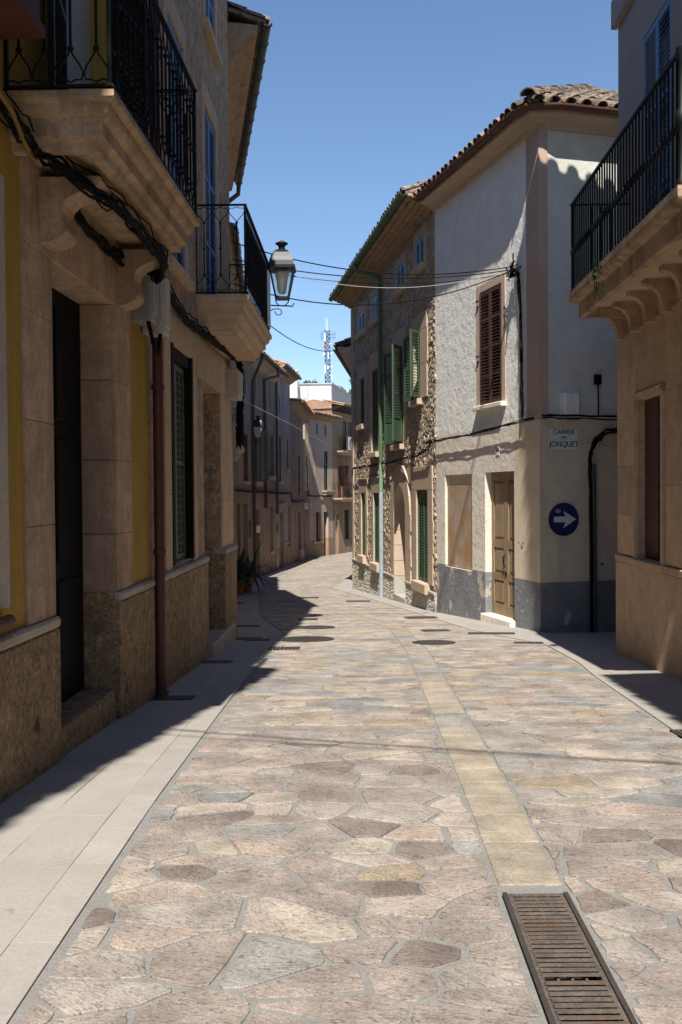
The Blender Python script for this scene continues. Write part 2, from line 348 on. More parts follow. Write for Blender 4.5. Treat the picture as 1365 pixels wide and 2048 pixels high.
# ------------------------------------------------------------------ setting: ground, road, pavements
XLP = [(-12, -1.0), (3, -.975), (8.4, -.965), (13, -.93), (14.9, -.886), (18.8, -1.56), (30, -2.5), (36.8, -2.6), (54, -1.72), (58, -1.1), (64, .7), (72, 3.4)]
XRP = [(-12, 2.1), (5, 2.2), (7, 2.31), (9.85, 2.5), (11.1, 2.62), (13, 2.66), (15.4, 2.0), (19.1, 1.43), (25.3, .53), (30.0, -.3), (32, -.1), (40, .6), (54, 1.9), (60, 3.4), (72, 7.5)]
XSP = [(-12, .42), (2.9, .71), (12.2, .93), (15.9, .87), (20.6, -.32), (26, -.9), (34, -1.3)]
XL = lambda y: interp(y, XLP); XR = lambda y: interp(y, XRP); XS = lambda y: interp(y, XSP)
YS = [-40, -10, -4, 0, 1.5, 3, 5, 7.5, 10, 13, 14.9, 16, 18.8, 20.6, 25.3, 28.9, 30, 33, 37, 40, 45, 50, 54, 58, 64, 72, 80, 120, 200, 400, 900]
def sheet(xs_l, xs_r, ys, dz):
    mb = MB()
    for a, b in zip(ys, ys[1:]): mb.quad((xs_l(a), a, G(a) + dz), (xs_r(a), a, G(a) + dz), (xs_r(b), b, G(b) + dz), (xs_l(b), b, G(b) + dz))
    return mb
gs = sheet(lambda y: -300, lambda y: 300, YS, -.2).build('ground', m_ground); tag(gs, 'earth ground under the old street and houses', None, kind='structure')
rs = [y for y in YS if -10 <= y <= 72]
DR = (1.2, 3.8)     # linear drain, y range
r_a = [y for y in rs if y < DR[0]] + [DR[0]]; r_b = [DR[0]] + [y for y in rs if DR[0] < y < DR[1]] + [DR[1]]; r_c = [DR[1]] + [y for y in rs if y > DR[1]]
rm_ = sheet(XL, XR, r_a, -.002)
for q in (sheet(XL, lambda y: interp(y, XSP) - .127, r_b, -.002), sheet(lambda y: interp(y, XSP) + .127, XR, r_b, -.002), sheet(XL, XR, r_c, -.002)): rm_.add(q.v, q.f)
road = rm_.build('road', m_grout); tag(road, 'irregular stone paved street with wide grey mortar joints', None, kind='structure')
cells = []
def zone(xa, xb, y0, y1, dx, dy, jit, drop, gap, j, sy, rnd, near):
    for p in voronoi(min(xa(y0), xa(y1)) - .4, max(xb(y0), xb(y1)) + .4, y0, y1, dx, dy, jit, drop, rnd, sy):
        c = cen(p); yy = min(max(c[1], y0), y1); h = .02
        for fn, sgn in ((xa, -1), (xb, 1)):
            k = (fn(yy + h) - fn(yy - h)) / (2 * h); x = fn(yy)   # line x = x + k (y-yy)
            n = (sgn, -sgn * k); p = clip(p, n, sgn * (x - k * yy))
            if len(p) < 3: break
        if len(p) < 3: continue
        p = clip(clip(p, (0, 1), y1), (0, -1), -y0)
        if len(p) < 3 or area(p) < .004: continue
        p = shrink(p, gap * rnd.uniform(.7, 1.3))
        if not p or area(p) < .003: continue
        p = soften(p, .016 if near else .012, rnd, j)
        cells.append((p, near))
r2 = random.Random(11)
sl = lambda y: XS(y) - .135; sr = lambda y: XS(y) + .135
il = lambda y: XL(y) + .03; ir = lambda y: XR(y) - .012
zone(il, sl, -2, 7.0, .27, .19, .46, .2, .0105, .009, 1.3, r2, True)
zone(sr, ir, -2, 4.6, .275, .195, .46, .2, .0105, .009, 1.3, r2, True)
zone(il, sl, 7.0, 13, .42, .22, .33, .15, .009, .004, 1.9, r2, True)
zone(sr, ir, 4.6, 13, .40, .19, .28, .12, .009, .004, 2.0, r2, True)
zone(il, sl, 13, 20.6, .5, .2, .3, .15, .007, .003, 2.2, r2, False)
zone(sr, ir, 13, 20.6, .5, .2, .3, .15, .007, .003, 2.2, r2, False)
zone(il, sl, 20.6, 30, .6, .24, .3, .15, .007, .003, 2.2, r2, False)
zone(sr, ir, 20.6, 30, .6, .24, .3, .15, .007, .003, 2.2, r2, False)
zone(il, ir, 30, 66, .8, .36, .3, .1, .009, .003, 2.0, r2, False)
def pick(c):
    x, y = c; t = R.random()
    if y < 5 or (x < .7 and y < 6.6): w = [42, 9, 14, 8, 20, 3, 2, 1, 7, 1]
    elif y < 8 and x < .7: w = [22, 2, 12, 5, 22, 8, 4, 8, 20, 3]
    elif y < 12.5: w = [6, 0, 5, 4, 16, 26, 13, 13, 18, 2]
    else: w = [4, 0, 6, 9, 20, 12, 4, 9, 40, 1]
    return R.choices(range(10), w)[0]
def stone_mb(p, mi, mb, h, k=.978, dz=.003):
    n = len(p); c = cen(p); tx = R.uniform(-.004, .004) * (k < .99); ty = R.uniform(-.004, .004) * (k < .99)
    bot = [(x, y, G(y) - .004) for x, y in p]
    mid = [(x, y, G(y) + h - dz + tx * (x - c[0]) + ty * (y - c[1])) for x, y in p]
    top = [(c[0] + (x - c[0]) * k, c[1] + (y - c[1]) * k, G(y) + h + tx * (x - c[0]) + ty * (y - c[1])) for x, y in p]
    mb.add(bot + mid + top, [(i, (i + 1) % n, n + (i + 1) % n, n + i) for i in range(n)] + [(n + i, n + (i + 1) % n, 2 * n + (i + 1) % n, 2 * n + i) for i in range(n)] + [tuple(range(2 * n, 3 * n))], mi)
def vis(c): return c[1] > 2.2 and -0.36 < c[0] / max(c[1], .1) < .36
cells.sort(key=lambda q: -(area(q[0]) / max(q[0][0][1], 1) ** 3 if vis(cen(q[0])) else 0))
rest = MB()
for k, (p, near) in enumerate(cells):
    mi = pick(cen(p)); h = R.uniform(.0025, .0065)
    if k < 300 and vis(cen(p)):
        mb = MB(); stone_mb(p, 0, mb, h); c = cen(p); org = Vector((c[0], c[1], G(c[1])))
        o = bpy.data.objects.new('paving_stone', mb.mesh('paving_stone', PAV[mi], org)); link(o, road, Matrix.Translation(org))
    else: stone_mb(p, mi, rest, h)
rest.build('paving_stones', PAV, road, kind='stuff')
# centre band of long slabs
y = -3.0; bs = MB()
while y < 26:
    l = R.uniform(.3, .62) if y < 13 else R.uniform(.5, .8); y2 = y + l
    if not (DR[0] - .3 < y + l / 2 < DR[1]):
        a, b = y + .006, y2 - .006
        if y < DR[1] < y2: a = DR[1] + .008
        p = [(XS(a) - .125, a), (XS(a) + .125, a), (XS(b) + .125, b), (XS(b) - .125, b)]
        mi = 0 if (y < 6.5 or R.random() < .62) else R.choice([1, 2])
        mb = MB(); stone_mb(p, 0, mb, .005); c = cen(p); org = Vector((c[0], c[1], G(c[1])))
        o = bpy.data.objects.new('band_slab', mb.mesh('band_slab', [m_band, PAV[5], PAV[8]][mi], org)); link(o, road, Matrix.Translation(org))
    y = y2
# pale limestone pavements
def pavement(name, label, inner, outer, y0, y1, border, rnd, lens):
    base = sheet(inner, outer, sorted(set([v for v in YS if y0 < v < y1] + [y0, y1])), -.006).build(name, m_kerb); tag(base, label, None, kind='structure')
    def slab(x0f, x1f, a, b):
        g = .0012; p = [(x0f(a) + g, a + g), (x1f(a) - g, a + g), (x1f(b) - g, b - g), (x0f(b) + g, b - g)]
        if area(p) < .01: return
        mb = MB(); stone_mb(p, 0, mb, .006 + rnd.uniform(0, .0012), .9965, .001); c = cen(p); org = Vector((c[0], c[1], G(c[1])))
        o = bpy.data.objects.new('paving_slab', mb.mesh('paving_slab', m_kerb, org)); link(o, base, Matrix.Translation(org))
    sgn = 1 if outer(8) > inner(8) else -1
    mids = border
    bounds = [inner] + mids + [outer]
    for k in range(len(bounds) - 1):
        lo, hi = (bounds[k], bounds[k + 1]) if sgn > 0 else (bounds[k + 1], bounds[k])
        y = y0 + (rnd.uniform(-.4, 0))
        while y < y1:
            l = rnd.uniform(*lens[k]); a = max(y, y0); b = min(y + l, y1)
            for v in [v for v, _ in (XLP if sgn > 0 else XRP) if a + .12 < v < b - .12][:1]:
                slab(lo, hi, a, v); a = v
            if b - a > .05: slab(lo, hi, a, b)
            y += l
    return base
LWP = [(-12, -2.2), (3.9, -1.86), (8.75, -1.69), (14.5, -1.59), (22, -2.8), (30.5, -3.4), (48, -2.42), (58, -2.12)]
LW = lambda y: interp(y, LWP)
pavement('pavement_left', 'pale limestone slab pavement along the shaded left houses', LW, XL, -2, 50,
         [lambda y: LW(y) + (XL(y) - LW(y)) * .46, lambda y: XL(y) - .17], random.Random(3), [(.7, 1.2), (.7, 1.2), (.45, .8)])
RWP = [(-12, 3.0), (12.0, 3.36), (12.05, 6.5), (15.6, 6.5), (15.65, 2.8), (19.25, 1.85), (29.7, .37), (30, .4), (60, 2.75)]
RW = lambda y: interp(y, RWP)
RW2 = lambda y: interp(y, [(-12, 3.05), (12, 3.36), (14.6, 3.2), (14.9, 2.98), (19.25, 1.85), (29.7, .37), (30, .4), (60, 2.75)])
pavement('pavement_right', 'pale limestone slab pavement along the right houses', RW2, XR, -2, 50,
         [lambda y: (XR(y) + RW2(y)) / 2, lambda y: XR(y) + .2], random.Random(5), [(.6, 1.1), (.6, 1.1), (.5, .9)])
al = MB(); AZ = lambda x, y: G(y) - .03 * max(0, x - 3.1)
for i in range(8):
    for j in range(4):
        x0 = 3.0 + i * .8; y0 = 11.9 + j * .95; x1 = x0 + .795; y1 = y0 + .945
        al.quad((x0, y0, AZ(x0, y0) - .002), (x1, y0, AZ(x1, y0) - .002), (x1, y1, AZ(x1, y1) - .002), (x0, y1, AZ(x0, y1) - .002))
al.build('alley', m_kerb, None, 'pale slab paving of the narrow side alley', None, None, 'structure')

# ------------------------------------------------------------------ house parts
def facade(fr, parent, mats, s0, s1, z0, z1, ops=(), D=6.0, matf=None, zc=(), sc=(), name='wall', side0=True, side1=True, sm=0, rm=None, back=True):
    mb = MB(); P = fr.P; s0 += .002; s1 -= .002
    S = sorted({s0, s1, *[v for o in ops for v in o[:2]], *sc}); Z = sorted({z0, z1, *[v for o in ops for v in o[2:4]], *zc})
    S = [v for v in S if s0 <= v <= s1]; Z = [v for v in Z if z0 <= v <= z1]
    mf = matf or (lambda s, z: 0)
    for a, b in zip(S, S[1:]):
        for c, d in zip(Z, Z[1:]):
            ms, mz = (a + b) / 2, (c + d) / 2
            if any(o[0] < ms < o[1] and o[2] < mz < o[3] for o in ops): continue
            mb.quad(P(a, 0, c), P(b, 0, c), P(b, 0, d), P(a, 0, d), mf(ms, mz))
    for o in ops:
        a, b, c, d, r = o
        zz = [c] + [v for v in zc if c < v < d] + [d]
        for u, v in zip(zz, zz[1:]):
            mi = mf(a - .01, (u + v) / 2) if rm is None else rm
            mb.quad(P(a, 0, u), P(a, -r, u), P(a, -r, v), P(a, 0, v), mi); mb.quad(P(b, 0, u), P(b, -r, u), P(b, -r, v), P(b, 0, v), mi)
        mi = mf(a - .01, d - .01) if rm is None else rm
        mb.quad(P(a, 0, c), P(b, 0, c), P(b, -r, c), P(a, -r, c), mi); mb.quad(P(a, 0, d), P(b, 0, d), P(b, -r, d), P(a, -r, d), mi)
    for sv, on in ((s0, side0), (s1, side1)):
        if on: mb.quad(P(sv, 0, z0), P(sv, -D, z0), P(sv, -D, z1), P(sv, 0, z1), sm)
    if back: mb.quad(P(s0, -D, z0), P(s1, -D, z0), P(s1, -D, z1), P(s0, -D, z1), sm)
    return mb.build(name, mats, parent)
def blocks(fr, parent, m, lst, name='stone_block', c=.004):
    for (s0, s1, d0, d1, z0, z1) in lst:
        mb = MB(); mb.cblock(fr, s0 + .0012, s1 - .0012, d0, d1, z0 + .0012, z1 - .0012, c); mb.build(name, m, parent)
def pbox(fr, parent, name, m, *b):
    mb = MB()
    for q in b: mb.fbox(fr, *q)
    return mb.build(name, m, parent)
SLAT = {}
def slat_mesh(w, m, dp=.034, th=.007, tilt=38):
    k = (round(w, 3), m.name, dp)
    if k not in SLAT:
        mb = MB(); c, s_ = math.cos(rad(tilt)), math.sin(rad(tilt)); hw = dp / 2; ht = th / 2
        pr = [(-hw, -ht), (hw, -ht), (hw, ht), (-hw, ht)]; pr = [(a * c - b * s_, -(a * s_ + b * c)) for a, b in pr]
        mb.add([(0, y, z) for y, z in pr] + [(w, y, z) for y, z in pr], [(0, 1, 2, 3), (4, 5, 6, 7), (0, 1, 5, 4), (1, 2, 6, 5), (2, 3, 7, 6), (3, 0, 4, 7)])
        SLAT[k] = mb.mesh('slat', m)
    return SLAT[k]
def leaf(fr, parent, m, s, d, z0, h, w, sec=3, pitch=.05, ang=0.0, flip=False, indiv=True, solid=0, st=.05, th=.035, cols=1, name='shutter'):
    """louvred leaf hinged at (s,d); extends to +s (or -s if flip); ang opens it to the street"""
    M = fr.at(s, d, z0)
    dirn = fr.sg * (-1 if flip else 1)
    if dirn < 0: M = M @ Matrix.Rotation(math.pi, 4, 'Z'); a = -ang
    else: a = ang
    M = M @ Matrix.Rotation(a, 4, 'Z')
    mb = MB(); t2 = th / 2
    mb.box(0, st, -t2, t2, 0, h); mb.box(w - st, w, -t2, t2, 0, h)
    zs = [h * i / sec for i in range(sec + 1)]; rl = .045
    for i, zv in enumerate(zs):
        a0 = max(0, zv - rl / 2) if 0 < i < sec else (0 if i == 0 else h - rl * 1.3); a1 = a0 + (rl if 0 < i < sec else rl * 1.3)
        mb.box(st, w - st, -t2 + .002, t2 - .002, a0, a1)
    cw = (w - 2 * st)
    for c in range(1, cols): x = st + cw * c / cols; mb.box(x - .015, x + .015, -t2 + .003, t2 - .003, 0, h)
    small = []
    for i in range(sec):
        lo = zs[i] + rl * (1.3 if i == 0 else .6); hi = zs[i + 1] - rl * (1.3 if i == sec - 1 else .6)
        if i < solid: mb.box(st, w - st, -.01, .004, lo, hi); continue
        n = max(1, int((hi - lo) / pitch))
        for k in range(n): small.append(lo + (k + .5) * (hi - lo) / n)
    me = slat_mesh(cw, m)
    if not indiv:
        for zv in small: mb.add([(st + v.co.x, v.co.y, zv + v.co.z) for v in me.vertices], [tuple(p.vertices) for p in me.polygons])
    o = bpy.data.objects.new(name, mb.mesh(name, m)); link(o, parent, M)
    if indiv:
        for zv in small: inst('slat', me, o, M @ Matrix.Translation((st, 0, zv)))
    return o
def pane(fr, parent, s0, s1, z0, z1, d): pbox(fr, parent, 'window_pane', m_glass, (s0, s1, d - .03, d, z0, z1))
def shut_window(fr, parent, m, s0, s1, z0, z1, d, **kw):
    w = (s1 - s0) / 2 - .004
    leaf(fr, parent, m, s0 + .002, d, z0 + .01, z1 - z0 - .02, w, **kw); leaf(fr, parent, m, s1 - .002, d, z0 + .01, z1 - z0 - .02, w, flip=True, **kw)
    pane(fr, parent, s0, s1, z0, z1, d - .06)
def arc_tile(w0=.095, w1=.078, l=.45, th=.015, n=6):
    mb = MB(); vs = []
    for (y, r) in ((0, w0), (l, w1)):
        for rr in (r, r - th):
            for k in range(n + 1): a = math.pi * k / n; vs.append((-rr * math.cos(a), y, rr * math.sin(a) * .85))
    k = n + 1; F = []
    for i in range(n):
        F += [(i, i + 1, 2 * k + i + 1, 2 * k + i), (k + i, k + i + 1, 3 * k + i + 1, 3 * k + i), (i, i + 1, k + i + 1, k + i), (2 * k + i, 2 * k + i + 1, 3 * k + i + 1, 3 * k + i)]
    mb.add(vs, F, 0); return mb
TILE = arc_tile(); TILE_ME = {}
def tile_me(m):
    if m.name not in TILE_ME: TILE_ME[m.name] = arc_tile().mesh('roof_tile', m)
    return TILE_ME[m.name]
def tiles(parent, m, O, ex, ey, cols, rows, indiv, rnd, pitch=.215, lim=None):
    """O eave corner, ex along the eave, ey up the slope (unit)"""
    ex = Vector(ex).normalized(); ey = Vector(ey).normalized(); ez = ex.cross(ey)
    if ez.z < 0: ez = -ez
    jm = MB(); tm = tile_me(m)
    for i in range(cols):
        for j in range(rows):
            if lim and not lim(i, j): continue
            p = Vector(O) + ex * ((i + .5) * pitch + rnd.uniform(-.012, .012)) + ey * (j * .36 + rnd.uniform(-.02, .02)) + ez * (.03 + .018 * (j > 0))
            a = rnd.uniform(-.04, .04); x2 = ex * math.cos(a) + ey * math.sin(a); y2 = ey * math.cos(a) - ex * math.sin(a)
            M = Matrix(((x2.x, y2.x, ez.x, p.x), (x2.y, y2.y, ez.y, p.y), (x2.z, y2.z, ez.z, p.z), (0, 0, 0, 1)))
            if indiv: inst('roof_tile', tm, parent, M)
            else: jm.add([M @ v for v in TILE.v], TILE.f, 0)
            # channel tile between (concave side up)
            p2 = p + ex * pitch * .5 - ez * .0
            M2 = Matrix(((x2.x, y2.x, -ez.x, p2.x), (x2.y, y2.y, -ez.y, p2.y), (x2.z, y2.z, -ez.z, p2.z + .045), (0, 0, 0, 1)))
            if j == 0 or not indiv: jm.add([M2 @ v for v in TILE.v], TILE.f, 0)
    if jm.v: jm.build('roof_tiles', m, parent, kind='stuff')
def roof(fr, parent, s0, s1, ze, over, D, tan, m, rows=3, indiv=False, seed=1, pitch=.215, e0=.0, e1=.0):
    s0 -= e0; s1 += e1
    mb = MB(); P = fr.P; zr = ze + (over + D / 2) * tan
    for (d0, z0, d1, z1) in ((over, ze, -D / 2, zr), (-D / 2, zr, -D - over, ze)):
        mb.hexa([P(s0, d0, z0 - .06), P(s1, d0, z0 - .06), P(s1, d1, z1 - .06), P(s0, d1, z1 - .06), P(s0, d0, z0), P(s1, d0, z0), P(s1, d1, z1), P(s0, d1, z1)])
    for sv in (s0 + e0 + .01, s1 - e1 - .01):
        mb.add([P(sv, 0, ze - .2), P(sv, 0, ze + over * tan - .05), P(sv, -D / 2, zr - .05), P(sv, -D, ze + over * tan - .05), P(sv, -D, ze - .2)], [(0, 1, 2, 3, 4)])
    rf = mb.build('roof', m, parent)
    O = P(s0, over + .06, ze - .06 * tan); cols = int((s1 - s0) / pitch)
    ey = (fr.n * -1 + Vector((0, 0, tan)))
    tiles(rf, m, O, fr.t, ey, cols, rows, indiv, random.Random(seed), (s1 - s0) / cols)
    return rf
def cornice(fr, parent, s0, s1, prof, m, name='cornice'):
    mb = MB(); a = fr.P(s0, 0, 0); b = fr.P(s1, 0, 0); mb.sweep([a.xy, b.xy], prof, 1 if fr.left else -1); return mb.build(name, m, parent)
def gutter_prof(d, z, r=.065, th=.006, n=8):
    o = [(d - r * math.cos(math.pi * k / n), z - r * math.sin(math.pi * k / n)) for k in range(n + 1)]
    i = [(d + (r - th) * math.cos(math.pi * k / n), z - (r - th) * math.sin(math.pi * k / n)) for k in range(n + 1)]
    return o + i
def gutter(path, side, parent, d, z, m, r=.065, joints=True):
    mb = MB(); mb.sweep(path, gutter_prof(d, z, r), side)
    o = mb.build('gutter', m, parent)
    return o
def brackets(fr, parent, gut, s0, s1, d, z, m, step=.75, r=.068):
    n = int((s1 - s0) / step); mb = MB()
    for k in range(n + 1):
        s = s0 + (s1 - s0) * k / max(1, n)
        mb = MB(); mb.tube([fr.P(s, d - r * math.cos(a), z - r * math.sin(a)) for a in [math.pi * q / 8 for q in range(9)]], .009, 5); mb.build('gutter_bracket', m, gut)
def pipe(parent, pts, r, m, clips=True, name='downpipe', n=10):
    mb = MB(); mb.tube(pts, r, n)
    if clips:
        a, b = Vector(pts[-2]), Vector(pts[-1]); L = (b - a).length; k = int(L / 1.6)
        for i in range(1, k + 1):
            p = a + (b - a) * (i / (k + 1)); mb.tube([p - (b - a).normalized() * .02, p + (b - a).normalized() * .02], r * 1.22, n)
    return mb.build(name, m, parent)
def lobe_rail(fr, parent, sa, da, sb, db, z0, h, m, pitch=.135, r=.0085, lobes=True, top=True, bottom=True, collars=True, indiv=True, topk=.022):
    """one straight run of railing between two plan points given as (s,d): each baluster is its own mesh"""
    A = fr.P(sa, da, 0); B = fr.P(sb, db, 0); L = (B - A).length; t = (B - A) / L; n = max(2, round(L / pitch)); p = L / n
    bo = []
    M0 = Matrix(((t.x, -t.y, 0, A.x), (t.y, t.x, 0, A.y), (0, 0, 1, z0), (0, 0, 0, 1)))
    def bal():
        mb = MB(); lz = .17 if lobes else 0
        mb.tube([(0, 0, lz + .02), (0, 0, h - lz - .03)], r, 6)
        if collars:
            for zc in (lz + .03, h * .5, h - lz - .04): mb.lathe((0, 0, zc), [(r, -.014), (r * 2.1, -.006), (r * 2.1, .006), (r, .014)], 6)
        if lobes:
            for sgn, zb in ((1, 0), (-1, h - .012)):
                for sx in (-1, 1):
                    c = [(0, 0, zb + sgn * (lz + .03)), (sx * .012, 0, zb + sgn * (lz)), (sx * p * .36, 0, zb + sgn * (lz * .66)), (sx * p * .485, 0, zb + sgn * lz * .42), (sx * p * .42, 0, zb + sgn * lz * .2), (sx * p * .2, 0, zb + sgn * .035), (0, 0, zb + sgn * .02)]
                    mb.tube(c, r * .62, 5)
        return mb
    me = bal().mesh('baluster', m)
    for i in range(n + (0 if lobes else 1)):
        off = (i + .5) * p if lobes else i * p
        inst('baluster', me, parent, M0 @ Matrix.Translation((off, 0, .03)))
    mb = MB(); k = topk
    for zz, kk in (([(h + .02, k)] if top else []) + ([(.03, .014)] if bottom else [])):
        mb.hexa([M0 @ Vector(v) for v in [(-k, -kk * .8, zz - .008), (L + k, -kk * .8, zz - .008), (L + k, kk * .8, zz - .008), (-k, kk * .8, zz - .008), (-k, -kk * .8, zz + .008), (L + k, -kk * .8, zz + .008), (L + k, kk * .8, zz + .008), (-k, kk * .8, zz + .008)]])
    for x in (0, L): mb.hexa([M0 @ Vector((x + sx * .011, sy * .011, zz)) for zz in (0, h + .02) for sx, sy in ((-1, -1), (1, -1), (1, 1), (-1, 1))])
    mb.build('rail', m, parent)
def slab3(fr, parent, s0, s1, dout, prof, m, name='balcony'):
    """balcony slab with a moulded edge on three sides; prof: list of (inset, z) from top to bottom"""
    mb = MB(); P = fr.P; rings = []
    for (i, z) in prof: rings.append([P(s0 + i, 0, z), P(s0 + i, dout - i, z), P(s1 - i, dout - i, z), P(s1 - i, 0, z)])
    vs = [v for r in rings for v in r]; n = len(rings)
    F = [(k * 4 + j, k * 4 + j + 1, (k + 1) * 4 + j + 1, (k + 1) * 4 + j) for k in range(n - 1) for j in range(3)]
    F += [(0, 1, 2, 3), (4 * n - 4, 4 * n - 3, 4 * n - 2, 4 * n - 1)]
    mb.add(vs, F); return mb.build(name, m, parent)
def mould(z, steps):
    """steps: list of (inset, dz[, 'c'|'r'])"""
    out = []; i = 0.0; out.append((0, z))
    for st in steps:
        i2, dz = st[0], st[1]; i0 = out[-1][0]; z0 = out[-1][1]
        if len(st) > 2:
            for k in range(1, 6):
                a = math.pi / 2 * k / 5
                if st[2] == 'c': out.append((i0 + (i2 - i0) * math.sin(a), z0 - dz * (1 - math.cos(a))))
                else: out.append((i0 + (i2 - i0) * (1 - math.cos(a)), z0 - dz * math.sin(a)))
        else: out.append((i2, z0 - dz))
    return out
def console(fr, parent, s0, s1, z0, z1, dep, m, name='corbel'):
    """scrolled corbel under a balcony"""
    h = z1 - z0
    sh = [(1, 0), (1.02, .06), (.98, .14), (.86, .2), (.68, .24), (.52, .3), (.42, .4), (.38, .52), (.4, .64), (.45, .74), (.46, .82), (.41, .9), (.3, .96), (.14, 1.0)]
    prof = [(0, z1)] + [(dep * a_, z1 - h * b_) for a_, b_ in sh] + [(0, z0)]
    mb = MB(); n = len(prof)
    mb.add([fr.P(s0, d, z) for d, z in prof] + [fr.P(s1, d, z) for d, z in prof], [(i, (i + 1) % n, n + (i + 1) % n, n + i) for i in range(n)] + [tuple(range(n)), tuple(range(n, 2 * n))])
    return mb.build(name, m, parent)
def door_leaf(fr, parent, s0, s1, z0, z1, d, m, rails, name='door_leaf'):
    mb = MB(); st = .085; P = fr.P
    mb.fbox(fr, s0, s0 + st, d - .05, d, z0, z1); mb.fbox(fr, s1 - st, s1, d - .05, d, z0, z1)
    zs = [z0] + rails + [z1]
    for (a, b) in zip(rails[::2], rails[1::2]): mb.fbox(fr, s0 + st, s1 - st, d - .05, d - .001, a, b)
    mb.fbox(fr, s0 + st, s1 - st, d - .045, d - .028, z0, z1)
    cuts = []
    rr = rails
    for k in range(1, len(rr) - 1, 2): cuts.append((rr[k], rr[k + 1]))
    for a, b in cuts:
        i = .03; mb.cblock(fr, s0 + st + i, s1 - st - i, d - .03, d - .008, a + i, b - i, .018)
    return mb.build(name, m, parent)
def wob(pts, n, j, rnd):
    pts = [Vector(p) for p in pts]; out = []
    for a, b in zip(pts, pts[1:]):
        for k in range(n):
            p = a + (b - a) * (k / n); out.append(p + Vector((rnd.uniform(-j, j) * .4, rnd.uniform(-j, j) * .4, rnd.uniform(-j, j))))
    out.append(pts[-1]); return out
def bundle(name, label, paths, r, k, spread, seed, parent=None, clips=None, cat='cable'):
    rnd = random.Random(seed); mb = MB()
    for i in range(k):
        o = Vector((rnd.uniform(-1, 1) * spread * .5, rnd.uniform(-1, 1) * spread * .5, rnd.uniform(-1, 1) * spread))
        mb.tube([p + o * rnd.uniform(.6, 1.2) for p in wob(paths, 6, spread * .4, rnd)], r * rnd.uniform(.45, 1.0), 5)
    org = Vector(paths[0])
    return mb.build(name, m_cable, parent, label, cat, 'cable runs fixed along the house walls', None, org)

# ------------------------------------------------------------------ left side houses
def base(fr, s, off=.0): p = fr.P(s, off, 0); return (p.x, p.y, G(p.y))
# house behind the viewer on the left (its eave shades the pavement)
f0 = Fr((-3.8, -9), (-1.70, 4.05), False)
h = thing('town_house', 'shaded plaster house just outside the frame at the near left', 'house', base(f0, 6))
facade(f0, h, [m_ochre], 0, f0.L - .05, -.5, 8.75); roof(f0, h, 0, f0.L, 8.8, .5, 7, .3, m_tile, 2)
# yellow house with the big doorway
f1 = Fr((-1.81, 4.893), (-1.675, 8.75), False)
h1 = thing('town_house', 'ochre yellow house with tall stone doorway and moulded balcony', 'house', base(f1, 1.9))
def mf1(s, z):
    if z < .76: return 2
    if .73 < s < 3.16 and z < 3.45: return 1
    return 0
facade(f1, h1, [m_ochre, m_ashlar, m_plinth], -.83, 3.855, -.7, 8.7, [(1.22, 2.67, -.7, 2.93, .25), (1.5, 2.72, 3.67, 6.0, .18)], 7, mf1, zc=(.76, 3.45), sc=(.73, 3.16), rm=None)
lb = [(.73, 1.22, 0, .02, a, b) for a, b in ((.76, 1.32), (1.32, 1.93), (1.93, 2.55), (2.55, 2.93))] + [(2.67, 3.16, 0, .02, a, b) for a, b in ((.76, 1.2), (1.2, 1.76), (1.76, 2.36), (2.36, 2.93))]
lb += [(.73, 1.5, 0, .022, 2.93, 3.44), (1.5, 2.4, 0, .022, 2.93, 3.44), (2.4, 3.16, 0, .022, 2.93, 3.44)]
blocks(f1, h1, m_ashlar, lb, 'surround_block')
lb = [(2.655, 2.672, -.235, -.002, a, b) for a, b in ((.76, 1.2), (1.2, 1.76), (1.76, 2.36), (2.36, 2.93))]
for q in lb: mb = MB(); mb.fbox(f1, q[0], q[1], q[2], q[3], q[4] + .004, q[5] - .004); mb.build('jamb_block', m_ashlar, h1)
blocks(f1, h1, m_plinth, [(-.83, -.1, 0, .045, -.7, .69), (-.1, .73, 0, .045, -.7, .69), (.73, 1.22, 0, .045, -.7, .69), (2.67, 3.14, 0, .045, -.7, .69), (3.14, 3.84, 0, .043, -.7, .69)], 'plinth_slab', .012)
blocks(f1, h1, m_plcap, [(-.83, .45, 0, .05, .69, .758), (.45, 1.22, 0, .05, .69, .758), (2.67, 3.84, 0, .05, .69, .758)], 'plinth_cap', .015)
blocks(f1, h1, m_plinth, [(1.23, 2.62, -.25, .012, -.7, .03)], 'doorstep', .02)
dl = pbox(f1, h1, 'door', m_black, (1.22, 2.655, -.32, -.24, .03, 2.93))  # near-black leaf stands in for the darkness of the open doorway
for a, b in ((1.26, 1.93), (1.95, 2.62)): mb = MB(); [mb.cblock(f1, a + .08, b - .08, -.24, -.222, z, z2, .012) for z, z2 in ((.2, .9), (1.02, 1.9), (2.02, 2.8))]; mb.build('door_panel', m_black, dl)
mb = MB(); mb.cblock(f1, -.8, .475, 0, .012, .9, 3.2, .004); mb.build('pale_wall_panel', m_pale, h1)
mb = MB(); mb.tube([f1.P(-.7, .05, .84), f1.P(.36, .05, .84), f1.P(.39, .04, .84)], [.035, .035, .015], 8); mb.build('window_sill', m_redwood, h1)
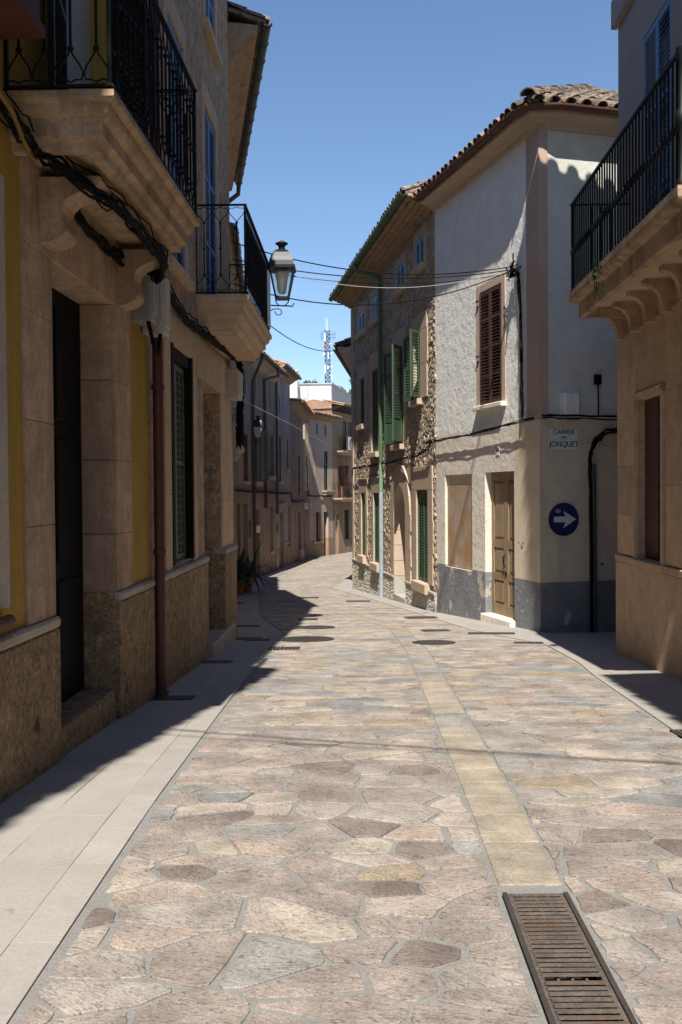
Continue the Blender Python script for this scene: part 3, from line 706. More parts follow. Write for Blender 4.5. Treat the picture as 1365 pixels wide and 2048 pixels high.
# first floor of the yellow house
pbox(f1, h1, 'balcony_door', m_pale, (1.62, 2.72, -.2, -.15, 3.67, 6.0)); pbox(f1, h1, 'door_frame', m_bluesh, (1.5, 1.62, -.18, .012, 3.68, 6.0))
leaf(f1, h1, m_dkwood, 1.5, .03, 3.75, 2.2, .6, ang=rad(170), sec=3, indiv=False)
leaf(f1, h1, m_black, 2.72, .03, 3.75, 2.2, .6, ang=rad(170), flip=True, sec=3, indiv=False)
mb = MB(); mb.fbox(f1, -.55, .34, .03, .26, 3.93, 6.2); mb.fbox(f1, -.57, .36, .02, .28, 3.87, 3.93); mb.build('wooden_blind_box', m_redwood, h1)
pf = mould(3.66, [(0, .035), (.035, .02), (.075, .07, 'r'), (.085, .012), (.085, .075), (.125, .045, 'c'), (.13, .02), (.2, .002), (.2, -.04)])
b1 = slab3(f1, h1, .5, 3.11, .6, pf, m_balc)
lobe_rail(f1, b1, .53, .01, .53, .57, 3.66, 1.0, m_iron, .13); lobe_rail(f1, b1, .53, .57, 3.08, .57, 3.66, 1.0, m_iron, .125); lobe_rail(f1, b1, 3.08, .57, 3.08, .01, 3.66, 1.0, m_iron, .13)
console(f1, b1, 1.0, 1.24, 2.98, 3.36, .38, m_ashlar); console(f1, b1, 2.76, 3.0, 2.94, 3.36, .38, m_ashlar)
cornice(f1, h1, -.83, 3.855, [(0, 8.4), (.1, 8.45), (.2, 8.6), (.28, 8.65), (.28, 8.75), (0, 8.75)], m_eave)
roof(f1, h1, -.83, 3.855, 8.78, .34, 7, .3, m_tile, 2)
pipe(h1, [f1.P(3.9, .3, 8.6), f1.P(3.9, .08, 8.2), f1.P(3.9, .075, -.45)], .047, m_pipebr)
# stone house
f2 = Fr((-1.675, 8.75), (-1.575, 14.5), False)
h2 = thing('town_house', 'rough plastered rubble house with blue upper shutters and stone balcony', 'house', base(f2, 2.8))
ops2 = [(.97, 2.22, .8, 2.97, .16), (3.1, 4.5, -.9, 2.82, .42), (3.33, 4.3, 3.76, 6.18, .1), (.99, 1.88, 3.78, 6.18, .1), (3.5, 4.35, 7.2, 8.7, .1)]
facade(f2, h2, [m_rubble2, m_plinth, m_ashlar2], 0, f2.L, -1.0, 8.9, ops2, 7, lambda s, z: 1 if z < .7 else (2 if s > 4.4 and z < 2.9 else 0), zc=(.7, 2.9), sc=(4.4,))
def surround(fr, parent, m, s0, s1, z0, z1, w, top, d=.025, nb=4, sill=True, name='surround_block'):
    l = []
    for k in range(nb):
        a = z0 + (z1 - z0) * k / nb; b = z0 + (z1 - z0) * (k + 1) / nb; l += [(s0 - w, s0, 0, d, a, b), (s1, s1 + w, 0, d, a, b)]
    l += [(s0 - w, s1 + w, 0, d + .002, z1, z1 + top)]
    if sill: l += [(s0 - w - .04, s1 + w + .04, 0, d + .06, z0 - .09, z0)]
    blocks(fr, parent, m, l, name)
surround(f2, h2, m_ashlar2, .97, 2.22, .76, 2.97, .3, .3, .02, 3, False); surround(f2, h2, m_ashlar2, 3.33, 4.3, 3.76, 6.18, .16, .25, .02, 3, False); surround(f2, h2, m_ashlar2, .99, 1.88, 3.78, 6.18, .18, .25, .02, 3, True)
surround(f2, h2, m_ashlar2, 3.5, 4.35, 7.2, 8.7, .15, .1, .02, 2, True)
blocks(f2, h2, m_ashlar2, [(4.5, 5.72, 0, .018, a, b) for a, b in ((.76, 1.4), (1.4, 2.1), (2.1, 2.82))] + [(2.62, 4.5, 0, .016, 2.84, 3.3), (4.5, 5.72, 0, .016, 2.84, 3.3)], 'surround_block')
blocks(f2, h2, m_plinth, [(.12, .95, 0, .045, -1, .69), (.95, 1.75, 0, .045, -1, .69), (1.75, 2.5, 0, .045, -1, .69), (2.5, 3.1, 0, .045, -1, .69), (4.5, 5.1, 0, .06, -1, .69), (5.1, 5.73, 0, .06, -1, .69)], 'plinth_slab', .012)
blocks(f2, h2, m_plcap, [(.12, 3.1, 0, .06, .69, .76), (4.5, 5.73, 0, .08, .69, .76)], 'plinth_cap', .015)
blocks(f2, h2, m_plcap, [(3.12, 5.2, -.42, .1, -1.0, -.3)], 'doorstep', .02)
pbox(f2, h2, 'door', m_redwood, (3.1, 4.5, -.5, -.4, -.3, 2.82))
mb = MB(); mb.fbox(f2, .975, 1.08, -.12, .03, .8, 2.97); mb.fbox(f2, 2.12, 2.218, -.12, .03, .8, 2.97); mb.fbox(f2, 1.08, 2.12, -.12, .0, 2.85, 2.968); mb.build('window_frame', m_black, h2)
leaf(f2, h2, m_olive, 1.085, -.07, .81, 2.03, .515, sec=2, pitch=.072, cols=2); leaf(f2, h2, m_olive, 2.115, -.07, .81, 2.03, .515, sec=2, pitch=.072, cols=2, flip=True)
pane(f2, h2, .98, 2.2, .8, 2.97, -.14)
for a, b, c, d in ((3.33, 4.3, 3.76, 6.18), (.99, 1.88, 3.78, 6.18), (3.5, 4.35, 7.2, 8.7)): shut_window(f2, h2, m_bluesh, a, b, c, d, -.02, sec=3, pitch=.06, indiv=(a != 3.5))
pf = mould(3.76, [(0, .05), (.03, .015), (.07, .07, 'r'), (.08, .01), (.08, .07), (.16, .09, 'c'), (.17, .02), (.21, .03), (.21, .03)])
b2 = slab3(f2, h2, 2.66, 5.7, .6, pf, m_ashlar2)
lobe_rail(f2, b2, 2.7, .0, 2.7, .56, 3.76, 1.0, m_iron, .2, .0075); lobe_rail(f2, b2, 2.7, .56, 5.67, .56, 3.76, 1.0, m_iron, .125, .0085); lobe_rail(f2, b2, 5.67, .56, 5.67, .0, 3.76, 1.0, m_iron, .2, .0075)
mb = MB(); mb.fbox(f2, 5.3, 5.66, .575, .59, 3.85, 4.62); mb.build('white_notice_board', m_boxw, b2)
cornice(f2, h2, 0, f2.L, [(0, 8.6), (.1, 8.65), (.25, 8.85), (.34, 8.9), (.34, 8.98), (0, 8.98)], m_eave)
roof(f2, h2, 0, f2.L, 9.0, .4, 7, .3, m_tile, 2, seed=4)
# next house turning away, only its eave shows
f3 = Fr((-1.575, 14.5), (-2.75, 22), False)
h3 = thing('town_house', 'tall house hidden behind the stone one, showing its deep moulded eave and dark gutter', 'house', base(f3, 4))
facade(f3, h3, [m_rubble2], 0, f3.L, -1.4, 8.2, [], 7)
cornice(f3, h3, .06, f3.L + .1, [(0, 7.75), (.1, 7.8), (.12, 7.95), (.25, 8.0), (.27, 8.12), (.42, 8.16), (.45, 8.28), (0, 8.3)], m_eave)
roof(f3, h3, .06, f3.L, 8.36, .55, 7, .3, m_tile, 3, True, seed=5)
gp3 = [f3.P(.02, 0, 0).xy, f3.P(f3.L + .1, 0, 0).xy]; g3 = gutter(gp3, -1, h3, .57, 8.34, m_gutter, .075); brackets(f3, h3, g3, .1, f3.L, .57, 8.34, m_gutter, .6, .079)
pipe(h3, [f3.P(f3.L - .05, .57, 8.27), f3.P(f3.L - .05, .55, 8.05), f3.P(f3.L - .05, .3, 7.85), f3.P(f3.L - .05, .08, 7.7), f3.P(f3.L - .05, .08, -1.2)], .05, m_gutbr)
f3b = Fr((-2.8, 22), (-3.4, 30.5), False)
h3b = thing('town_house', 'plain house in deep shade behind the potted plants', 'house', base(f3b, 4))
facade(f3b, h3b, [m_p1], 0, f3b.L, -1.8, 7.2, [(5.4, 6.3, 2.75, 4.9, .15), (2.5, 3.6, -1.8, 1.2, .2), (5.0, 6.0, -1.8, 1.1, .2)], 7)
pbox(f3b, h3b, 'door', m_dkwood, (2.5, 3.6, -.25, -.2, -1.6, 1.2)); pbox(f3b, h3b, 'door', m_dkwood, (5.0, 6.0, -.25, -.2, -1.6, 1.1)); pbox(f3b, h3b, 'balcony_door', m_dkwood, (5.4, 6.3, -.2, -.15, 2.75, 4.9))
cornice(f3b, h3b, 0, f3b.L, [(0, 6.9), (.2, 6.95), (.4, 7.2), (.42, 7.3), (0, 7.3)], m_eave); roof(f3b, h3b, 0, f3b.L, 7.34, .5, 7, .3, m_tile, 2, seed=6)
gutter([f3b.P(0, 0, 0).xy, f3b.P(f3b.L, 0, 0).xy], -1, h3b, .52, 7.32, m_gutter, .07)
bb = slab3(f3b, h3b, 5.2, 7.6, .5, mould(2.82, [(0, .05), (.06, .08, 'r'), (.08, .02), (.16, .1, 'c'), (.2, .02)]), m_ashlar2)
for a in ((5.23, .0, 5.23, .47), (5.23, .47, 7.57, .47), (7.57, .47, 7.57, .0)): lobe_rail(f3b, bb, *a, 2.82, .95, m_iron, .16, .009, lobes=False, collars=False)
console(f3b, bb, 5.4, 5.65, 2.3, 2.62, .35, m_ashlar2); console(f3b, bb, 7.1, 7.35, 2.3, 2.62, .35, m_ashlar2)
blocks(f3b, h3b, m_ashlar2, [(3.4, 4.3, 0, .45, 2.35, 3.3)], 'oriel_block', .08)

# far row on the left
f4 = Fr((-3.8, 29.5), (-2.4, 48), False); f4b = Fr((-2.4, 48), (-2.09, 58), False)
def slit(fr, h, s0, s1, z0, z1, m, d=-.1): pbox(fr, h, 'shutter', m, (s0, s1, d - .03, d, z0, z1))
h4 = thing('town_house', 'pinkish rendered house with tall slit attic window beside the small balcony', 'house', base(f4, 4))
o4 = [(5.63, 6.03, 5.0, 5.87, .12), (5.43, 6.4, 1.93, 3.6, .12), (4.09, 4.7, -2.2, 1.15, .25), (5.28, 6.26, -2.2, 1.13, .25)]
facade(f4, h4, [m_p1, m_p2], 1.0, 6.95, -2.4, 6.4, o4, 7, lambda s, z: 1 if z < 1.45 else 0, zc=(1.45,))
slit(f4, h4, 5.63, 6.03, 5.0, 5.87, m_brownsh); leaf(f4, h4, m_redwood, 5.44, -.04, 1.95, 1.63, .47, indiv=False, solid=1); leaf(f4, h4, m_redwood, 6.39, -.04, 1.95, 1.63, .47, indiv=False, flip=True, solid=1); pane(f4, h4, 5.43, 6.4, 1.93, 3.6, -.1)
pbox(f4, h4, 'window_sill', m_mares, (5.35, 6.48, 0, .08, 1.84, 1.92)); pbox(f4, h4, 'door', m_dkwood, (4.09, 4.7, -.3, -.24, -2, 1.15)); pbox(f4, h4, 'door', m_p2, (5.28, 6.26, -.3, -.24, -2, 1.13))
pbox(f4, h4, 'meter_hatch', m_dkwood, (6.48, 6.75, 0, .015, -.1, .5))
cornice(f4, h4, 1.0, 6.95, [(0, 6.2), (.25, 6.3), (.4, 6.45), (.4, 6.5), (0, 6.5)], m_eave); roof(f4, h4, 1.0, 6.95, 6.54, .46, 7, .3, m_tile, 3, seed=8)
h5 = thing('town_house', 'brown rubble house with sage green shutters behind the far street lamp', 'house', base(f4, 10))
o5 = [(7.87, 8.35, 5.05, 5.83, .12), (11.7, 12.1, 5.04, 5.8, .12), (7.85, 9.1, 1.93, 3.95, .14), (11.6, 12.8, 2.2, 3.95, .14), (7.69, 8.91, -2.6, .86, .22), (11.6, 12.5, -.91, .92, .12)]
facade(f4, h5, [m_p2, m_p2], 6.95, 13.3, -2.8, 6.4, o5, 7)
slit(f4, h5, 7.87, 8.35, 5.05, 5.83, m_p1); slit(f4, h5, 11.7, 12.1, 5.04, 5.8, m_p1)
pane(f4, h5, 7.85, 9.1, 1.93, 3.95, -.1); leaf(f4, h5, m_sage, 7.87, .03, 1.95, 1.98, .6, ang=rad(165), indiv=False); leaf(f4, h5, m_sage, 9.08, .03, 1.95, 1.98, .6, ang=rad(160), flip=True, indiv=False)
leaf(f4, h5, m_sage, 11.6, -.03, 2.22, 1.7, .59, indiv=False); leaf(f4, h5, m_sage, 12.8, -.03, 2.22, 1.7, .59, flip=True, indiv=False); pane(f4, h5, 11.6, 12.8, 2.2, 3.95, -.1)
for a, b, z in ((7.75, 9.2, 1.93), (11.5, 12.9, 2.2)): pbox(f4, h5, 'window_sill', m_ashlar2, (a, b, 0, .1, z - .16, z))
pbox(f4, h5, 'door', m_dkwood, (7.69, 8.91, -.28, -.2, -2.4, .86)); pbox(f4, h5, 'window_board', m_p1, (11.6, 12.5, -.14, -.1, -.91, .92)); pbox(f4, h5, 'window_sill', m_ashlar2, (11.5, 12.6, 0, .06, -1.05, -.92))
cornice(f4, h5, 6.95, 13.3, [(0, 6.15), (.1, 6.2), (.25, 6.35), (.4, 6.42), (.4, 6.5), (0, 6.5)], m_mares); roof(f4, h5, 6.95, 13.3, 6.56, .46, 7, .3, m_tile_b, 3, seed=9)
gutter([f4.P(6.9, 0, 0).xy, f4.P(13.9, 0, 0).xy], -1, h5, .5, 6.56, m_gutter, .075)
pipe(h5, [f4.P(6.98, .5, 6.5), f4.P(7.05, .1, 5.6), f4.P(7.1, .08, 5.4), f4.P(7.3, .08, -1.5)], .055, m_gutter, False)
pipe(h5, [f4.P(10.9, .5, 6.5), f4.P(10.9, .5, 6.2), f4.P(10.3, .2, 6.05), f4.P(10.0, .08, 5.95), f4.P(10.0, .08, 5.8), f4.P(10.1, .08, .9)], .06, m_gutter, False)
pipe(h5, [f4.P(13.2, .1, 6.3), f4.P(13.3, .08, .6)], .055, m_gutter, False)
h6 = thing('town_house', 'mauve grey rendered house with long dark louvred shutters and higher roof', 'house', base(f4, 16))
o6 = [(14.55, 14.9, 5.05, 5.77, .12), (17.35, 17.65, 5.0, 5.76, .12), (14.5, 15.2, 2.0, 4.02, .1), (17.25, 17.75, 2.6, 4.0, .1), (14.68, 15.8, -2.6, .63, .25), (17.46, 18.3, -1.02, .86, .2)]
facade(f4, h6, [m_p3, m_p2], 13.3, 18.5, -2.8, 6.9, o6, 7, lambda s, z: 1 if z < -.9 else 0, zc=(-.9,))
slit(f4, h6, 14.55, 14.9, 5.05, 5.77, m_glass); slit(f4, h6, 17.35, 17.65, 5.0, 5.76, m_glass)
for a, b, z0, z1 in ((14.5, 15.2, 2.0, 4.02), (17.25, 17.75, 2.6, 4.0)):
    leaf(f4, h6, m_greenshd, a, -.03, z0, z1 - z0, (b - a) - .01, indiv=False, pitch=.07, st=.06); pane(f4, h6, a, b, z0, z1, -.09); pbox(f4, h6, 'window_sill', m_mares, (a - .1, b + .1, 0, .08, z0 - .1, z0))
pbox(f4, h6, 'door', m_p3, (14.68, 15.8, -.3, -.24, -2.4, .63)); pbox(f4, h6, 'door', m_black, (17.46, 18.3, -.24, -.18, -1.02, .86)); pbox(f4, h6, 'vent_grille', m_glass, (13.5, 13.98, 0, .012, -1.72, -1.05)); pbox(f4, h6, 'meter_hatch', m_dkwood, (13.46, 13.8, 0, .012, -.2, .18))
pbox(f4, h6, 'door_canopy', m_mares, (14.3, 16.2, 0, .1, .95, 1.03)); pbox(f4, h6, 'sill_ledge', m_mares, (16.2, 17.4, 0, .06, -.85, -.78))
cornice(f4, h6, 13.3, 18.5, [(0, 6.65), (.1, 6.7), (.3, 6.85), (.42, 6.88), (.42, 6.94), (0, 6.94)], m_eave); roof(f4, h6, 13.3, 18.5, 6.98, .46, 7, .3, m_tile_b, 3, seed=10)
gutter([f4.P(13.3, 0, 0).xy, f4.P(18.6, 0, 0).xy], -1, h6, .5, 6.97, m_gutter, .075)
h7 = thing('town_house', 'low stained brown house with deep eave before the sunlit corner house', 'house', base(f4b, 5))
o7 = [(2.1, 2.5, 4.35, 5.2, .1), (5.5, 5.9, 4.3, 5.3, .1), (4.95, 6.25, 1.35, 3.55, .12), (1.43, 2.6, -.75, .52, .06), (4.64, 6.4, -2.6, .47, .25)]
facade(f4b, h7, [m_p4, m_p2], 0, 8.9, -2.9, 5.8, o7, 7, lambda s, z: 1 if z < 1.0 else 0, zc=(1.0,))
slit(f4b, h7, 2.1, 2.5, 4.35, 5.2, m_pale); slit(f4b, h7, 5.5, 5.9, 4.3, 5.3, m_pale); slit(f4b, h7, 1.43, 2.6, -.75, .52, m_pale, -.04)
shut_window(f4b, h7, m_greenshd, 4.95, 6.25, 1.35, 3.55, -.03, indiv=False, pitch=.08); pbox(f4b, h7, 'door', m_dkwood, (4.64, 6.4, -.3, -.24, -2.5, .47)); blocks(f4b, h7, m_mares, [(4.7, 6.3, 0, .2, -2.9, -1.5)], 'stone_buttress', .06)
cornice(f4b, h7, 0, 8.9, [(0, 5.55), (.15, 5.6), (.4, 5.78), (.5, 5.8), (.5, 5.87), (0, 5.87)], m_eave); roof(f4b, h7, 0, 8.9, 5.9, .62, 2.0, .06, m_tile_b, 3, seed=12)
# sunlit corner house at the bend
f5 = Fr((-2.09, 58), (-.5, 62.5), False)
h8 = thing('town_house', 'sandy corner house at the bend with sandstone quoins and green shutters', 'house', base(f5, 2.4))
o8 = [(1.88, 2.28, 5.0, 5.65, .12), (3.34, 3.72, 4.96, 5.62, .12), (3.22, 3.86, 1.64, 4.04, .12), (1.7, 2.5, -1.43, .33, .25), (3.1, 3.9, -2.6, .32, .25)]
facade(f5, h8, [m_p5, m_p6], 0, f5.L, -2.9, 6.0, o8, 7, lambda s, z: 1 if (z < -1.3 or s < .75) else 0, zc=(-1.3,), sc=(.75,))
blocks(f5, h8, m_p5w, [(0, .74 if k % 2 else .62, 0, .02, 1.6 + k * .44, 1.6 + (k + 1) * .44) for k in range(9)], 'quoin_block')
for a, b, c, d in ((1.88, 2.28, 5.0, 5.65), (3.34, 3.72, 4.96, 5.62)): slit(f5, h8, a, b, c, d, m_greenshd, -.03)
shut_window(f5, h8, m_greenshd, 3.22, 3.86, 1.64, 4.04, -.03, indiv=False, pitch=.08); door_leaf(f5, h8, 1.7, 2.5, -1.43, .33, -.14, m_redwood, [-1.43, -1.3, -.7, -.6, .0, .1, .25, .33]); pbox(f5, h8, 'door', m_redwood, (3.1, 3.9, -.25, -.18, -2.3, .32))
blocks(f5, h8, m_p5, [(1.5, 1.7, 0, .03, -1.43, .33), (2.5, 2.7, 0, .03, -1.43, .33), (1.5, 2.7, 0, .03, .33, .62), (1.3, 2.9, 0, .06, -1.55, -1.43)], 'surround_block'); blocks(f5, h8, m_p5, [(1.55, 2.2, 0, .012, 1.75, 3.9)], 'blind_window')
b8 = slab3(f5, h8, 2.85, 4.4, .35, mould(1.62, [(0, .06), (.04, .06, 'r'), (.08, .1, 'c'), (.1, .06)]), m_p5)
cornice(f5, h8, -.3, f5.L + .1, [(0, 5.85), (.1, 5.9), (.3, 6.03), (.45, 6.08), (.45, 6.12), (0, 6.12)], m_eave); roof(f5, h8, -.35, f5.L + .2, 6.15, .5, 2.6, .2, m_tile_b, 5, seed=13)
gutter([f5.P(-.35, 0, 0).xy, f5.P(f5.L + .2, 0, 0).xy], -1, h8, .54, 6.14, m_gutter, .07)
# last house with balconies and banner
f6 = Fr((-.5, 62.5), (2.5, 71), False)
h9 = thing('town_house', 'brown house past the bend with two balconies, banner and deep eave', 'house', base(f6, 4))
o9 = [(1.9, 2.7, 4.3, 6.1, .15), (2.9, 3.7, 4.3, 6.1, .15), (1.0, 1.8, 1.15, 3.2, .15), (2.4, 3.2, 1.15, 3.2, .15), (.28, 1.0, -2.8, .1, .2), (2.15, 3.1, -1.54, .36, .2)]
facade(f6, h9, [m_p6], 0, f6.L, -3.2, 6.85, o9, 2.4)
for a, b, c, d, r in o9[:2]: pbox(f6, h9, 'shutter', m_brownsh, (a, b, -.12, -.05, c, d))
for a, b, c, d, r in o9[2:4]: pbox(f6, h9, 'door', m_redwood, (a, b, -.14, -.08, c, d))
pbox(f6, h9, 'door', m_mares, (.28, 1.0, -.2, -.12, -2.6, .1)); pane(f6, h9, 2.15, 3.1, -1.54, .36, -.12)
leaf(f6, h9, m_redwood, 1.8, .03, 1.2, 2.0, .45, ang=rad(100), flip=True, indiv=False)
cornice(f6, h9, -.1, f6.L, [(0, 6.6), (.3, 6.7), (.7, 6.85), (.7, 6.9), (0, 6.9)], m_dkwood); roof(f6, h9, -.1, f6.L, 6.95, .8, 2.4, .2, m_tile_b, 4, seed=14)
bu = slab3(f6, h9, .3, 5.0, .6, mould(4.12, [(0, .06), (.05, .07, 'r'), (.1, .06), (.12, .05)]), m_p5); bl = slab3(f6, h9, .1, 5.0, .6, mould(1.15, [(0, .06), (.05, .07, 'r'), (.1, .06), (.12, .05)]), m_p5w)
lobe_rail(f6, bl, .15, .56, 4.9, .56, 1.15, .95, m_iron, .13, .01, lobes=False, collars=False); lobe_rail(f6, bl, .15, .0, .15, .56, 1.15, .95, m_iron, .13, .01, lobes=False, collars=False)
mb = MB(); mb.fbox(f6, 1.15, 1.22, .52, .6, 4.12, 5.1); mb.fbox(f6, 1.15, 4.9, .54, .6, 5.04, 5.1); mb.build('rail', m_redwood, bu)
# white block on the skyline
hb = thing('rendered_block', 'tall blank white rendered block above the far roofs', 'building', (-1.5, 73, G(73)))
fb = Fr((-4.6, 72), (-.62, 72), False); fbs = Fr((-.62, 72), (1.6, 85.5), False)
facade(fb, hb, [m_blockw, m_blocks], 0, fb.L, -3, 9.27, [], 9, side1=False, sm=1)
mb = MB(); mb.quad(fbs.P(0, 0, -3), fbs.P(fbs.L, 0, -3), fbs.P(fbs.L, 0, 9.27), fbs.P(0, 0, 9.27)); mb.build('side_wall', m_blocks, hb)
mb = MB(); mb.add([(-4.65, 71.93, 9.27), (-.56, 71.93, 9.27), (1.68, 85.5, 9.27), (-4.65, 85.5, 9.27), (-4.65, 71.93, 9.36), (-.56, 71.93, 9.36), (1.68, 85.5, 9.36), (-4.65, 85.5, 9.36)], [(0, 1, 2, 3), (4, 5, 6, 7), (0, 1, 5, 4), (1, 2, 6, 5), (3, 0, 4, 7), (2, 3, 7, 6)]); mb.build('parapet_cap', m_blocks, hb)
mb = MB(); mb.box(-3.55, -3.0, 70.6, 71.2, 5, 10.05); mb.box(-3.62, -2.93, 70.53, 71.27, 10.05, 10.15); mb.build('chimney', m_blockw, hb)

# ------------------------------------------------------------------ right side houses
f10 = Fr((3.07, 3.8), (2.39, -9), False)
h = thing('town_house', 'house just outside the frame at the near right', 'house', base(f10, 6))
facade(f10, h, [m_gplast], 0, f10.L, -.6, 8.1); roof(f10, h, 0, f10.L, 8.15, .84, 7, .3, m_tile, 2, seed=20)
fR1 = Fr((3.34, 12.0), (3.094, 3.8), False); fR1a = Fr((3.34, 12.0), (9.5, 12.6), True)
hR1 = thing('town_house', 'near right house clad in brown stone with iron balcony on curved corbels', 'house', base(fR1, 3))
facade(fR1, hR1, [m_brown, m_gplast], 0, fR1.L, -1, 9.6, [(.85, 1.89, .74, 2.5, .12), (1.1, 2.1, 3.74, 6.38, .12)], 6, lambda s, z: 1 if z > 3.5 else 0, zc=(3.5,), side0=False)
mb = MB(); mb.quad(fR1a.P(0, 0, -1.2), fR1a.P(fR1a.L, 0, -1.2), fR1a.P(fR1a.L, 0, 9.6), fR1a.P(0, 0, 9.6)); mb.build('alley_wall', m_gplast, hR1)
bl = []
for a, b in ((.75, 1.22), (1.22, 1.78), (1.78, 2.33), (2.33, 2.9), (2.9, 3.3)): bl.append((.03, .83, 0, .03, a, b))
bl += [(1.99, 2.9, 0, .03, a, b) for a, b in ((.75, 1.55), (1.55, 2.5), (2.5, 3.3))] + [(2.9, 3.9, 0, .03, a, b) for a, b in ((.75, 1.55), (1.55, 2.5), (2.5, 3.3))]
bl += [(.83, 1.99, 0, .028, 2.58, 3.3)]
blocks(fR1, hR1, m_brown, bl, 'cladding_slab', .004)
blocks(fR1, hR1, m_brown, [(.02, .7, 0, .05, -1, .66), (.7, 2.1, 0, .05, -1, .66), (2.1, 3.4, 0, .05, -1, .66), (3.4, 5, 0, .05, -1, .66)], 'plinth_slab', .006)
blocks(fR1, hR1, m_brown, [(.02, .83, 0, .06, .66, .74), (.83, 1.99, 0, .08, .66, .74), (1.99, 4.0, 0, .06, .66, .74)], 'plinth_cap', .01)
mb = MB(); mb.fbox(fR1, .83, .87, 0, .05, .74, 2.56); mb.fbox(fR1, 1.87, 1.94, 0, .05, .74, 2.56); mb.fbox(fR1, .83, 1.94, 0, .05, 2.5, 2.57); mb.build('window_frame', m_brown, hR1)
pane(fR1, hR1, .85, 1.9, .74, 2.5, -.09); pbox(fR1, hR1, 'window_leaf', m_brownsh, (.87, 1.38, -.088, -.07, .76, 2.48))
wdt = .49
leaf(fR1, hR1, m_bluesh, 1.11, -.02, 3.78, 2.58, wdt, sec=3, pitch=.055); leaf(fR1, hR1, m_bluesh, 2.09, -.02, 3.78, 2.58, wdt, sec=3, pitch=.055, flip=True); pane(fR1, hR1, 1.1, 2.1, 3.74, 6.38, -.1)
mb = MB(); mb.fbox(fR1, -.06, 6, 0, .07, 7.0, 7.32); mb.build('string_course', m_gplast, hR1)
pf = mould(3.75, [(0, .03), (.0, .03), (.03, .05, 'r'), (.1, .01), (.1, .17), (.13, .005), (.16, .0), (.16, -.145)])
bR = slab3(fR1, hR1, .5, 4.6, .7, pf, m_balc)
lobe_rail(fR1, bR, .54, .0, .54, .66, 3.75, .99, m_irongr, .105, .0095, lobes=False, collars=False); lobe_rail(fR1, bR, .54, .66, 4.56, .66, 3.75, .99, m_irongr, .105, .0095, lobes=False, collars=False); lobe_rail(fR1, bR, 4.56, .66, 4.56, .0, 3.75, .99, m_irongr, .105, .0095, lobes=False, collars=False)
mb = MB(); mb.lathe((0, 0, 0), [(.01, -.035), (.024, -.02), (.016, 0), (.024, .02), (.01, .035)], 6); rosette = mb.mesh('rosette', m_irongr)
for k in range(39): inst('rosette', rosette, bR, Matrix.Translation(fR1.P(.54 + k * 4.02 / 38, .66, 4.22)))
mb = MB(); mb.lathe(fR1.P(4.56, .66, 3.75), [(.035, 0), (.04, .03), (.024, .06), (.024, .42), (.045, .46), (.05, .5), (.045, .54), (.024, .58), (.024, .92), (.04, .97), (.04, 1.02)], 10); mb.build('newel_post', m_irongr, bR)
for k in range(7):   # curved corbels
    s = .33 + k * .6; q = [(.0, 3.6), (.29, 3.6), (.29, 3.53)] + [(.27 - .165 * math.sin(a), 3.275 + .24 * math.cos(a)) for a in [math.pi / 2 * i / 9 for i in range(10)]] + [(.105, 3.25), (0, 3.25)]
    mb = MB(); n = len(q); mb.add([fR1.P(s - .055, d, z) for d, z in q] + [fR1.P(s + .055, d, z) for d, z in q], [(i, (i + 1) % n, n + (i + 1) % n, n + i) for i in range(n)] + [tuple(range(n)), tuple(range(n, 2 * n))]); mb.build('corbel', m_ashlar, bR)
for k in range(5): d0 = .005 + k * .107; mb = MB(); mb.fbox(fR1, .67, 4.43, d0, d0 + .104, 3.572, 3.598); mb.build('soffit_plank', m_ashlar2, bR)
roof(fR1, hR1, -.3, fR1.L, 9.72, .76, 6, .3, m_tile, 2, seed=21)
mb = MB(); mb.hexa([(2.62, 12.42, 9.64), (8, 12.9, 9.64), (8, 8, 11.0), (4.4, 8, 10.6), (2.62, 12.42, 9.72), (8, 12.9, 9.72), (8, 8, 11.1), (4.4, 8, 10.7)]); ra = mb.build('roof', m_tile, hR1)
tiles(ra, m_tile, (2.58, 12.48, 9.7), (1, .09, 0), (.09, -1, .3), 22, 2, False, random.Random(3), .3)

fae = Fr((6.2, 11.5), (6.2, 17.5), True)  # added out of view to keep sky light out of the alley
hae = thing('town_house', 'unseen house added to close and darken the side alley behind the brown stone house', 'house', (6.2, 14, G(14)))
facade(fae, hae, [m_p5], 0, 6, -2, 4.6, [], 4); roof(fae, hae, 0, 6, 4.65, .3, 4, .3, m_tile, 2, seed=22)
# white corner house
C = (2.97, 14.9); E_ = (1.835, 19.25); F_ = (8.0, 16.36)
f12 = Fr(C, E_, True); f12r = Fr(C, F_, False)
hW = thing('town_house', 'white corner house with brown louvred window, grey dado and pale wooden door', 'house', (2.97, 14.9, G(14.9)))
def mf12(s, z):
    if z < .13: return 2
    if z < 2.56: return 3 if s > .9 else 1
    return 4 if s < .42 else 0
oW = [(1.36, 2.27, 2.95, 4.87, .09), (2.68, 4.02, .1, 1.81, .07), (.92, 2.1, -1.4, 1.82, .16)]
facade(f12, hW, [m_white_lit, m_cream, m_dado, m_creamw, m_pink], 0, f12.L, -1.5, 6.98, oW, 6, mf12, zc=(.13, 2.56), sc=(.42, .9), side0=False)
facade(f12r, hW, [m_white_dim, m_cream, m_dado, m_creamw, m_pink], 0, f12r.L, -1.5, 6.98, [], 5, lambda s, z: 2 if z < .13 else (1 if z < 2.56 else (4 if s < .14 else 0)), zc=(.13, 2.56), sc=(.14,), side0=False, name='alley_wall', back=False)
mb2 = MB(); mb2.sweep([f12.P(.42, 0, 0).xy, Vector(C), f12r.P(.13, 0, 0).xy], [(-.001, 2.6), (.013, 2.6), (.013, 6.9), (-.001, 6.9)], -1); mb2.build('pilaster', m_pink, hW)
l = []
